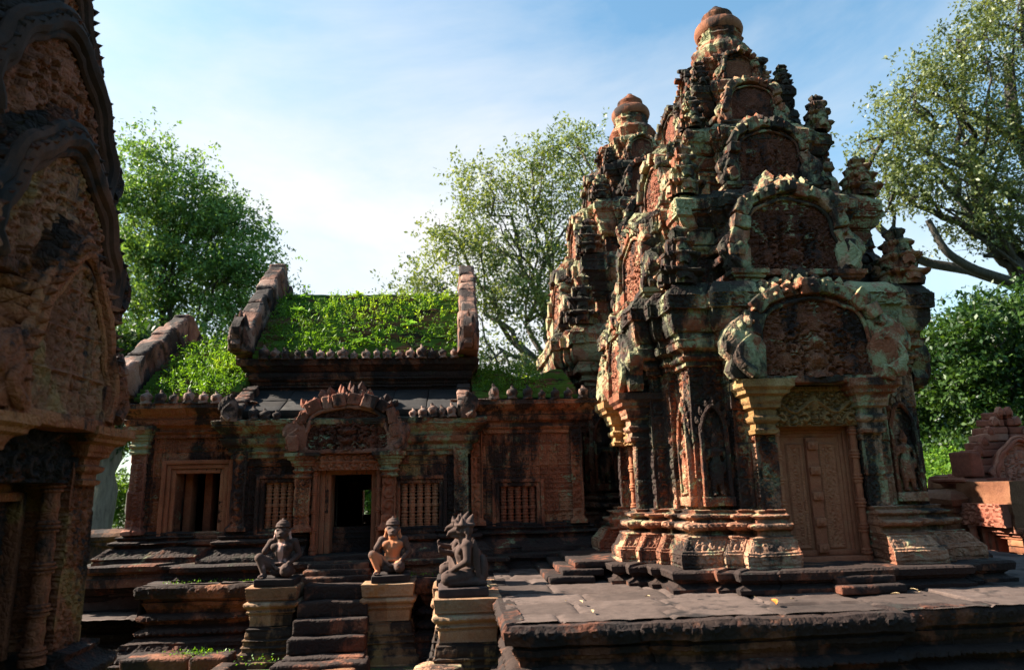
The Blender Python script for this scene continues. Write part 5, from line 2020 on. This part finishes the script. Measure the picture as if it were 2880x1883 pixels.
m = MB()
loft(m, rect_plan(7.2, 8.9, 9.7, 10.4), [(0, .2), (0, 1.84), (-.1, 1.86)], step=.09, fstep=.05, fine=((-1, 0), (0, -1)), seed=245, bh=.2, bw=.36, bamp=.03, wamp=.02, cap_top=True)
m.build('core_wall', M_rubble, gate)
m = MB()
rs = random.Random(9)
for j in range(20):
    z = .18 + j * .076
    x = 7.0 + .05 * rs.random() + (.0 if j < 14 else .10 * (j - 13))
    while x < 9.2:
        L = rs.uniform(.13, .22)
        if rs.random() < .90 and not (j > 15 and rs.random() < .3):
            y = 8.52 + rs.uniform(-.035, .05) + .004 * j
            m.box(x, x + L - .008, y, y + .4, z, z + .070, .08, .010, amp=.008, seed=j * 50 + int(x * 9), blk=rs.random())
        x += L
m.build('brick_wall', M_rubble, gate)
m = MB()
panel(m, (7.62, 8.44, 1.42), (1, 0, 0), (0, -1, 0), .9, .26, lambda u, v: np.maximum(p_scroll(u, v - .01, .13), p_leafy(u, v, .04, 12) * .7), step=.022, amp=.04, back=.3, seed=4)
m.build('fallen_lintel', M_gate, gate)


gate.location = Vector(gate.location) + Vector((-.36, -.72, -.10))


# ================================================================== TREES AND PLANTS
def leaves(mb, C, size, rng, up=.25, wd=.46, blk=None, droop=0.0):
    """one small folded leaf at every point"""
    n = len(C)
    d = rng.normal(size=(n, 3))
    d[:, 2] -= droop
    d /= np.linalg.norm(d, axis=1)[:, None]
    nr = rng.normal(size=(n, 3))
    nr[:, 2] += up * 3
    s = np.cross(d, nr)
    s /= np.linalg.norm(s, axis=1)[:, None] + 1e-9
    nn = np.cross(s, d)
    L = (size * rng.uniform(.65, 1.25, n))[:, None]
    V = np.empty((n, 4, 3))
    V[:, 0] = C
    V[:, 1] = C + d * L * .5 + s * L * wd * .5 + nn * L * .07
    V[:, 2] = C + d * L
    V[:, 3] = C + d * L * .5 - s * L * wd * .5 + nn * L * .07
    F = np.arange(n * 4).reshape(n, 4)
    b = rng.uniform(0, 1, n) if blk is None else np.clip(blk, 0, 1)
    mb.add(V.reshape(-1, 3), F, 0, np.repeat(b, 4))


def limb(mb, a, b, r0, r1, rng, bend=.12, n=9, sag=0.0, seg=6):
    a, b = np.array(a, float), np.array(b, float)
    q = np.linspace(0, 1, n)
    L = np.linalg.norm(b - a)
    off = rng.normal(size=3) * L * bend
    wob = rng.normal(size=(n, 3)) * L * .018
    wob[0] = wob[-1] = 0
    P = a + (b - a) * q[:, None] + np.sin(q * np.pi)[:, None] * off + wob
    P[:, 2] += sag * L * np.sin(q * np.pi)
    mb.tube(P, r0 + (r1 - r0) * q ** .8, seg, cap=False)
    return P


def tree(name, label, base, fork, lobes, leafm, barkm, seed, ncl, npc, lsize, r0, group=None, spread=.42, fine_tw=True, wd=.46, limbs_extra=(), shell=.35, cat='tree'):
    """trunk > limbs > branches > twigs, a clump of leaves at every twig end; lobes = [(centre, radii), ...]"""
    rng = np.random.default_rng(seed)
    t = thing(name, label, cat, base, group)
    tb, cr = MB(), MB()
    base, fork = np.array(base, float), np.array(fork, float)
    if r0 > 0:
        q = np.linspace(0, 1, 12)
        P = base + (fork - base) * q[:, None] + rng.normal(size=(12, 3)) * r0 * .18
        P[0] = base - np.array([0, 0, .3])
        tb.tube(P, r0 * (1 + .75 * np.exp(-q * 14)) * (1 - .38 * q), 12, cap=False)
    vol = np.array([l[1][0] * l[1][1] * l[1][2] for l in lobes]) ** .6
    for i, (c, r) in enumerate(lobes):
        c, r = np.array(c, float), np.array(r, float)
        tip = c + np.array([0, 0, r[2] * .35])
        st = fork + (base - fork) * rng.uniform(0, .15)
        if r0 > 0:
            main = limb(tb, st, tip, r0 * .5, r0 * .14, rng, .10, 12)
        else:
            main = np.linspace(c - np.array([0, 0, r[2]]), tip, 12)
        n = max(4, int(ncl * vol[i] / vol.sum()))
        nb = max(3, n // 9)
        subs = []
        for k in range(nb):
            d = rng.normal(size=3)
            d /= np.linalg.norm(d)
            e = c + d * r * rng.uniform(.45, .8)
            s = main[rng.integers(4, 12)]
            subs.append(limb(tb, s, e, r0 * .17, r0 * .05, rng, .12, 7, .05, 5) if r0 > 0 else np.array([s, e]))
        for k in range(n):
            d = rng.normal(size=3)
            d /= np.linalg.norm(d)
            p = c + d * r * (shell + (1 - shell) * rng.uniform() ** .45)
            al = np.concatenate([s_[len(s_) // 2:] for s_ in subs])
            j = np.argmin(((al - p) ** 2).sum(1))
            if fine_tw:
                limb(tb, al[j], p, max(r0 * .045, .012), max(r0 * .016, .006), rng, .10, 5, .04, 4)
            m = int(npc * rng.uniform(.5, 1.5))
            ns = max(2, m // 9)
            sp = p + rng.normal(size=(ns, 3)) * spread * np.array([1, 1, .55]) * rng.uniform(.6, 1.3)
            C = np.repeat(sp, 9, 0) + rng.normal(size=(ns * 9, 3)) * lsize * .62
            tone = np.repeat(np.clip(rng.uniform(.1, .9) + rng.normal(size=ns) * .15, 0, 1), 9)
            leaves(cr, C, lsize, rng, blk=tone + rng.normal(size=ns * 9) * .12, wd=wd, droop=.4)
    for pts, ra in limbs_extra:
        pts = np.array(pts, float)
        q = np.linspace(0, 1, len(pts))
        qq = np.linspace(0, 1, 22)
        P = np.stack([np.interp(qq, q, pts[:, k]) for k in range(3)], -1)
        for _ in range(2):
            P[1:-1] = (P[:-2] + P[1:-1] * 2 + P[2:]) / 4
        tb.tube(P, np.linspace(ra, ra * .45, 22), 8, cap=False)
    if tb.n:
        tb.build('trunk', barkm, t, smooth=60)
    cr.build('crown', leafm, t, smooth=0)
    return t


TG = 'trees around the temple'
tree('broadleaf_tree', 'tall bright green leafy tree rising behind the dark red building at left', (-13.2, 30, .2), (-12.6, 30, 6.2),
     [((-13.6, 29, 14.6), (1.7, 2, 2.6)), ((-11.6, 29, 13.9), (2.0, 2, 1.9)), ((-9.8, 29, 12.2), (1.5, 2, 1.9)), ((-8.9, 29, 10.6), (1.0, 1.6, 1.9)), ((-14.2, 29, 10.4), (2.3, 2.4, 2.6)), ((-11.8, 29.5, 10.8), (2.2, 2.4, 1.6)), ((-14.4, 29, 6.8), (1.6, 2, 2.0)), ((-9.6, 29, 8.6), (1.1, 1.5, 1.1)), ((-12.7, 30, 6.9), (1.2, 1.5, .9)), ((-13.4, 29, 4.6), (1.5, 2, 1.2))],
     L_left, BK_dark, 301, 360, 190, .19, .34, TG, .50)
tree('sparse_tree', 'airy olive green tree with bare grey branches behind the hall roof', (4.6, 28, .2), (4.0, 28, 6.0),
     [((5.2, 27, 15.5), (1.7, 1.8, 1.6)), ((3.1, 26.5, 14.4), (1.3, 1.6, 1.6)), ((1.2, 26.5, 13.6), (1.5, 1.6, 1.5)), ((-.2, 26.5, 11.3), (1.5, 1.6, 1.2)), ((2.4, 27, 11.2), (2.0, 1.8, 1.6)), ((5.0, 27, 12.0), (1.8, 1.8, 2.2)), ((-1.3, 26.5, 9.3), (1.6, 1.5, .75)), ((1.3, 27, 9.2), (1.7, 1.6, 1.2)), ((3.6, 27, 8.6), (1.6, 1.6, 1.5)), ((1.6, 27, 6.8), (1.7, 1.6, 1.0)), ((3.4, 27, 5.6), (1.5, 1.6, 1.2))],
     L_mid, BK_grey, 303, 520, 64, .175, .34, TG, .46, shell=.2)
tree('spreading_tree', 'great spreading tree with heavy crooked limbs towering behind the right side', (23.6, 25, .2), (23.0, 24.5, 9.2),
     [((23.4, 23, 20.4), (2.0, 2, 1.9)), ((20.6, 23.5, 18.2), (1.9, 2, 1.6)), ((23.0, 23.5, 16.2), (2.2, 2, 2.0)), ((18.4, 23.5, 16.4), (1.6, 2, 1.2)), ((20.4, 23.5, 15.0), (2.0, 2, 1.4)), ((16.8, 23.5, 14.4), (1.4, 1.6, .9)), ((18.6, 23.5, 12.9), (1.8, 2, 1.1)), ((21.6, 24, 12.6), (1.9, 2, 1.4)), ((16.9, 23.5, 12.3), (1.2, 1.5, .8)), ((20.3, 23.5, 11.0), (1.6, 1.8, .8)), ((23.6, 24, 10.6), (1.4, 1.6, 1.0))],
     L_right, BK_dark, 305, 470, 76, .175, .50, TG, .46, limbs_extra=[([(23.2, 24.5, 8.6), (21.5, 24, 9.0), (19.6, 23.6, 9.4), (18.5, 23.4, 10.0), (18.0, 23.4, 11.3)], .24), ([(23.2, 24.5, 9.2), (21.6, 24, 10.1), (20.4, 23.8, 10.0)], .2), ([(23.2, 24.4, 9.0), (23.4, 24, 13), (22.8, 24, 16), (23.2, 24, 19)], .34), ([(23.3, 24.2, 12.2), (20.6, 23.8, 13.6), (18.0, 23.6, 14.4)], .18), ([(23.0, 24.2, 15.2), (20.8, 23.8, 16.2), (19.2, 23.6, 16.8)], .16)])
tree('broadleaf_tree', 'dense deep green tree standing over the ruined gate at far right', (19.5, 20, .2), (18.8, 20, 3.6),
     [((15.6, 19.6, 5.6), (1.3, 1.8, 1.5)), ((17.6, 19.6, 6.2), (1.7, 1.8, 1.3)), ((19.4, 19.6, 6.4), (1.4, 1.8, 1.6)), ((16.2, 20, 3.8), (1.5, 1.6, 1.2)), ((18.4, 19.6, 4.0), (2.0, 1.8, 1.7)), ((20.2, 19.6, 3.2), (1.5, 1.6, 1.7)), ((15.4, 20, 2.0), (1.2, 1.4, .9))],
     L_deep, BK_dark, 307, 420, 110, .19, .30, TG, .40)
tree('broadleaf_tree', 'dark tree between the nearest tower and the deep green tree at right', (14.2, 23, .2), (14.6, 23, 2.6),
     [((14.6, 23, 4.2), (1.3, 1.6, 1.4)), ((16.2, 23, 3.0), (1.6, 1.6, 1.4)), ((15.2, 22.6, 6.2), (.9, 1.3, .8))],
     L_deep, BK_pale, 309, 170, 80, .2, .16, TG, .42)
tree('round_bush', 'small round light green bush beside the nearest tower in front of the dark trees', (12.9, 18, .2), (12.9, 18, .6), [((12.9, 18, 1.2), (.8, .9, .9)), ((13.3, 18, 2.0), (.5, .6, .5))], L_bush, BK_dark, 311, 90, 60, .12, .05, None, .22, cat='bush')
tree('tall_trunk_tree', 'tree with a thick pale grey trunk left of the hall', (-10.8, 22, .2), (-10.55, 22.2, 6.0), [((-10.9, 22, 3.9), (1.0, 1.2, .8)), ((-12.2, 22.4, 3.6), (1.0, 1.2, 1.0)), ((-9.4, 22.6, 5.0), (1.0, 1.2, 1.2)), ((-11.2, 22.4, 6.4), (1.6, 1.4, 1.1))], L_deep, BK_pale, 313, 150, 90, .20, .36, TG, .42)
tree('tall_trunk_tree', 'tree with a dark straight trunk just right of the pale trunk', (-10.25, 23.4, .2), (-10.45, 23.4, 6.0), [((-9.6, 23.6, 6.0), (1.2, 1.2, 1.0)), ((-8.8, 24.2, 4.2), (.8, 1.0, .8))], L_deep, BK_dark, 315, 70, 90, .20, .26, TG, .42)
tree('sunlit_bush', 'bright yellow-green bush behind the dark trunk left of the hall', (-9.3, 26, .2), (-9.3, 26, .8), [((-9.3, 26, 2.0), (1.1, 1, 1.4)), ((-10.3, 27, 1.2), (.8, .8, .8)), ((-12.2, 27, 1.3), (1.0, .8, 1.0)), ((-13.2, 26, 2.0), (.8, .8, 1.0))], L_bush, BK_dark, 317, 190, 75, .16, .07, None, .32, cat='bush')
tree('young_tree', 'slender yellowing tree in the gap under the bright tree at left', (-9.6, 36, .2), (-9.9, 36, 6.5), [((-10.2, 36, 9.6), (1.8, 1.5, 1.2)), ((-11.6, 36, 8.8), (1.2, 1.2, .7)), ((-8.6, 36, 9.0), (1.2, 1.2, 1.2))], L_mid, BK_grey, 319, 110, 50, .22, .13, TG, .42)
tree('sunlit_bush', 'yellow-green tree crown low behind the broken roof right of the hall', (2.4, 24, .2), (2.4, 24, 3.4), [((2.2, 24, 4.5), (1.3, 1.2, .7)), ((.9, 24.4, 4.3), (.9, 1, .5))], L_roof_y, BK_dark, 321, 90, 60, .16, .08, None, .3, cat='bush')
for k, (x, y, h, lb) in enumerate(((-3.0, 24, 4.0, 'green thicket tree seen through the open doors of the hall'), (17, 34, 8, 'far tree filling the gap behind the deep green tree at right'), (26, 30, 9, 'far tree beyond the ruined gate at the right edge'))):
    tree('background_tree', lb, (x, y, .2), (x, y, h * .4), [((x - .25 * h, y, h * .55), (.3 * h, .25 * h, .35 * h)), ((x + .25 * h, y, h * .5), (.3 * h, .25 * h, .38 * h)), ((x, y, h * .8), (.32 * h, .25 * h, .25 * h))], (L_bush if k == 0 else L_deep), BK_dark, 330 + k, 130, 100, .05 * h if k else .17, .03 * h, TG, .07 * h)


def roof_pt(x, q, ye, ze, zr):
    return np.array([x, ye + (AX - ye) * (q * .82 + .18 * q * q), ze + (zr - ze) * (1 - (1 - q) ** 1.22)])


def roof_plants(label, x0, x1, ye, ze, zr, n, seed, dens, tall, mat, qm=(0, 1)):
    rng = np.random.default_rng(seed)
    m = MB()
    for _ in range(n):
        x, q = rng.uniform(x0, x1), rng.uniform(*qm)
        if rng.uniform() > dens(x, q):
            continue
        p = roof_pt(x, q, ye, ze, zr)
        tl = tall(x, q)
        h = rng.uniform(.03, .09) if rng.uniform() > tl else rng.uniform(.09, .18)
        k = int(5 + h * 80)
        a = rng.uniform(-.3, .3, 2)
        q2 = rng.uniform(.15, 1, k)
        C = p + np.stack([a[0] * h * q2, -.35 * h * q2 + a[1] * h * .5 * q2, h * q2], -1) + rng.normal(size=(k, 3)) * (.012 if h > .1 else .022)
        blade = rng.uniform() < .3
        leaves(m, C, rng.uniform(.045, .075) if blade else rng.uniform(.020, .036), rng, up=.15 if blade else .5, wd=.14 if blade else .6, droop=-.9 if blade else 0, blk=np.clip(rng.uniform(.1, .9) + rng.normal(size=k) * .15, 0, 1))
    o = m.build('roof_plants', mat, smooth=0)
    tag(o, label, 'plants', kind='stuff')
    return o


roof_plants('low green weeds matting the main roof of the hall', -2.40, .02, 8.16, 3.30, 4.47, 1450, 401, lambda x, q: (1.0 - .55 * np.clip((x + 1.9) / 1.2, 0, 1)) * np.clip(1.2 - q * (.5 + .75 * (x > -2.0)), .08, 1), lambda x, q: .06, L_roof, (.02, .9))
roof_plants('taller sunlit yellow-green weeds on the upper right of the main roof', -1.75, .0, 8.16, 3.30, 4.47, 330, 403, lambda x, q: np.clip((q - .25) * 2.2, .1, 1) * .8, lambda x, q: .5, L_roof_y, (.15, .9))
roof_plants('weeds spilling over the lower left roof of the hall', -3.52, -2.56, 7.92, 2.77, 3.80, 1000, 405, lambda x, q: np.clip(1.3 - q * 1.3 + (x > -3.0) * .5, .05, 1), lambda x, q: .15, L_roof, (.02, .95))
roof_plants('sunlit creeper at the right edge of the lower left roof', -3.0, -2.56, 7.92, 2.77, 3.80, 320, 407, lambda x, q: np.clip((x + 3.05) * 2.4, 0, 1), lambda x, q: .5, L_roof_y, (.3, 1.0))
roof_plants('weeds on the broken low roof between hall and towers', .22, 1.1, 7.98, 2.77, 3.36, 620, 409, lambda x, q: np.clip(1.1 - (x - .22) * .9, .1, 1), lambda x, q: .12, L_roof, (.05, .95))


def rosette(x, q, ye, ze, zr, sz, seed, label, mat=None):
    rng = np.random.default_rng(seed)
    p = roof_pt(x, q, ye, ze, zr)
    t = thing('broad_leaved_plant', label, 'plant', tuple(p), 'broad-leaved plants on the hall roof')
    m = MB()
    st = MB()
    st.tube([p, p + np.array([0, -.03, .03]), p + np.array([0, -.05, .07])], [.008, .007, .005], 6)
    st.build('stem', M_stem, t)
    c = p + np.array([0, -.05, .07])
    for k in range(11):
        a = k * 2.4 + rng.uniform(-.2, .2)
        el = rng.uniform(.1, .9)
        d = np.array([math.cos(a) * math.cos(el), math.sin(a) * math.cos(el), math.sin(el)])
        s = np.cross(d, [0, 0, 1.])
        s /= np.linalg.norm(s)
        L = sz * rng.uniform(.7, 1.1)
        w_ = L * .34
        P = np.zeros((6, 3, 3))
        for i, f in enumerate(np.linspace(0, 1, 6)):
            ww = w_ * (.12 + .88 * math.sin(math.pi * min(1, f ** .75 * .97)) ** .8) * .5
            mid = c + d * L * f + np.array([0, 0, -.35 * L * f * f])
            P[i, 1] = mid - np.array([0, 0, .06 * L])
            P[i, 0] = mid - s * ww
            P[i, 2] = mid + s * ww
        m.grid(P, blk=rng.uniform(.3, 1))
    m.build('foliage', mat or L_bigleaf, t, smooth=80)


M_stem = plain('green_stem', (.10, .16, .04), .7)
L_bigleaf = leaf_mat('broad_fresh_leaves', (.06, .17, .03), (.22, .38, .10), .5, .5)
RF = (8.16, 3.30, 4.47)
rosette(-.62, .30, *RF, .15, 1, 'pale broad-leaved plant alone on the lower right of the main roof')
rosette(-1.16, .10, *RF, .14, 2, 'broad-leaved plant at the eave near the middle of the main roof')
rosette(-2.06, .50, *RF, .14, 3, 'broad-leaved plant halfway up the left side of the main roof')
rosette(-2.12, .74, *RF, .11, 4, 'upper broad-leaved plant at the left end of the main roof')
rosette(-1.38, .80, *RF, .12, 5, 'bright broad-leaved plant high in the middle of the main roof', L_roof_y)

# a few weeds and fallen leaves on the paving
rng = np.random.default_rng(77)
m = MB()
for _ in range(150):
    x = rng.uniform(-2.9, .2)
    y = 7.36 + rng.uniform(-.05, .1) if rng.uniform() < .7 else 7.3
    k = 6
    leaves(m, np.array([x, y, .905]) + rng.normal(size=(k, 3)) * np.array([.02, .02, .004]) + np.array([0, 0, .012]), .022, rng, up=.6)
for (cx, cy, cz, n_) in ((.2, 7.55, .91, 30), (1.0, 8.0, .92, 50), (-2.4, 6.9, .35, 70), (-3.3, 6.5, .22, 60), (-2.2, 6.4, .22, 60), (-1.7, 6.6, .33, 20), (-.2, 7.2, .4, 30), (-.25, 7.22, .62, 24)):
    leaves(m, np.array([cx, cy, cz]) + rng.normal(size=(n_ * 3, 3)) * np.array([.14, .06, .012]), .024, rng, up=.6)
tag(m.build('paving_weeds', L_roof, smooth=0), 'tiny weeds sprouting between the paving stones and on the earth', 'plants', kind='stuff')
M_orange = plain('dry_orange_leaf', (.55, .16, .02), .6, 40, .3)
M_straw = plain('dry_straw_leaf', (.42, .30, .16), .7, 40, .3)
rs = random.Random(3)


def dry_leaf(x, y, sz, mat, label, grp, z=.918):
    m = MB()
    a = rs.uniform(0, 6.28)
    P = np.zeros((7, 3, 3))
    for i, f in enumerate(np.linspace(0, 1, 7)):
        ww = sz * .24 * math.sin(math.pi * min(.98, f * .95 + .03)) ** .7
        for j, e in enumerate((-1, 0, 1)):
            u, v = (f - .5) * sz, e * ww
            P[i, j] = (x + u * math.cos(a) - v * math.sin(a), y + u * math.sin(a) + v * math.cos(a), z + abs(e) * sz * .14 + .10 * sz * math.sin(f * 3.1) + .12 * sz * f)
    m.grid(P)
    tag(m.build('fallen_leaf', mat, smooth=80), label, 'leaf', grp)


dry_leaf(2.23, 5.0, .10, M_orange, 'curled orange leaf on the sunny paving before the nearest tower', 'fallen leaves')
for k in range(9):
    dry_leaf(rs.uniform(.7, 3.9), rs.uniform(4.95, 5.5), rs.uniform(.035, .06), M_straw, 'small straw-coloured fallen leaf on the paving', 'fallen leaves', .914)


# ---- unseen trees added behind and beside the viewer to darken the shade
rng = np.random.default_rng(55)
a = np.linspace(R(100), R(440), 150)
zz = np.linspace(-.2, 1, 14)
P = np.zeros((150, 14, 3))
hh = 11 + 2.5 * vnoise(np.stack([a * 5, 0 * a, 0 * a], -1), 5)
rr = 30 + 3 * vnoise(np.stack([a * 4, 0 * a + 4, 0 * a], -1), 6)
P[..., 0] = (rr[:, None] + 2.5 * vnoise(np.stack([a[:, None] * 14 + 0 * zz, zz[None] * 4 + 0 * a[:, None], 0 * P[..., 0]], -1), 8)) * np.cos(a)[:, None]
P[..., 1] = -4 + rr[:, None] * np.sin(a)[:, None] * 1.0
P[..., 2] = zz[None] * hh[:, None]
keep = (P[:-1, :-1, 1] < 2)
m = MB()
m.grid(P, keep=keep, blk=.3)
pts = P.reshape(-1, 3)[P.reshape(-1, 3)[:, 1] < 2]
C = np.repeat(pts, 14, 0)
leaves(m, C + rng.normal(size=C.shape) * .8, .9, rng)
tag(m.build('added_forest', L_forest, smooth=0), 'unseen ring of dark trees added around the court to block low sky light', 'added_forest', kind='stuff')
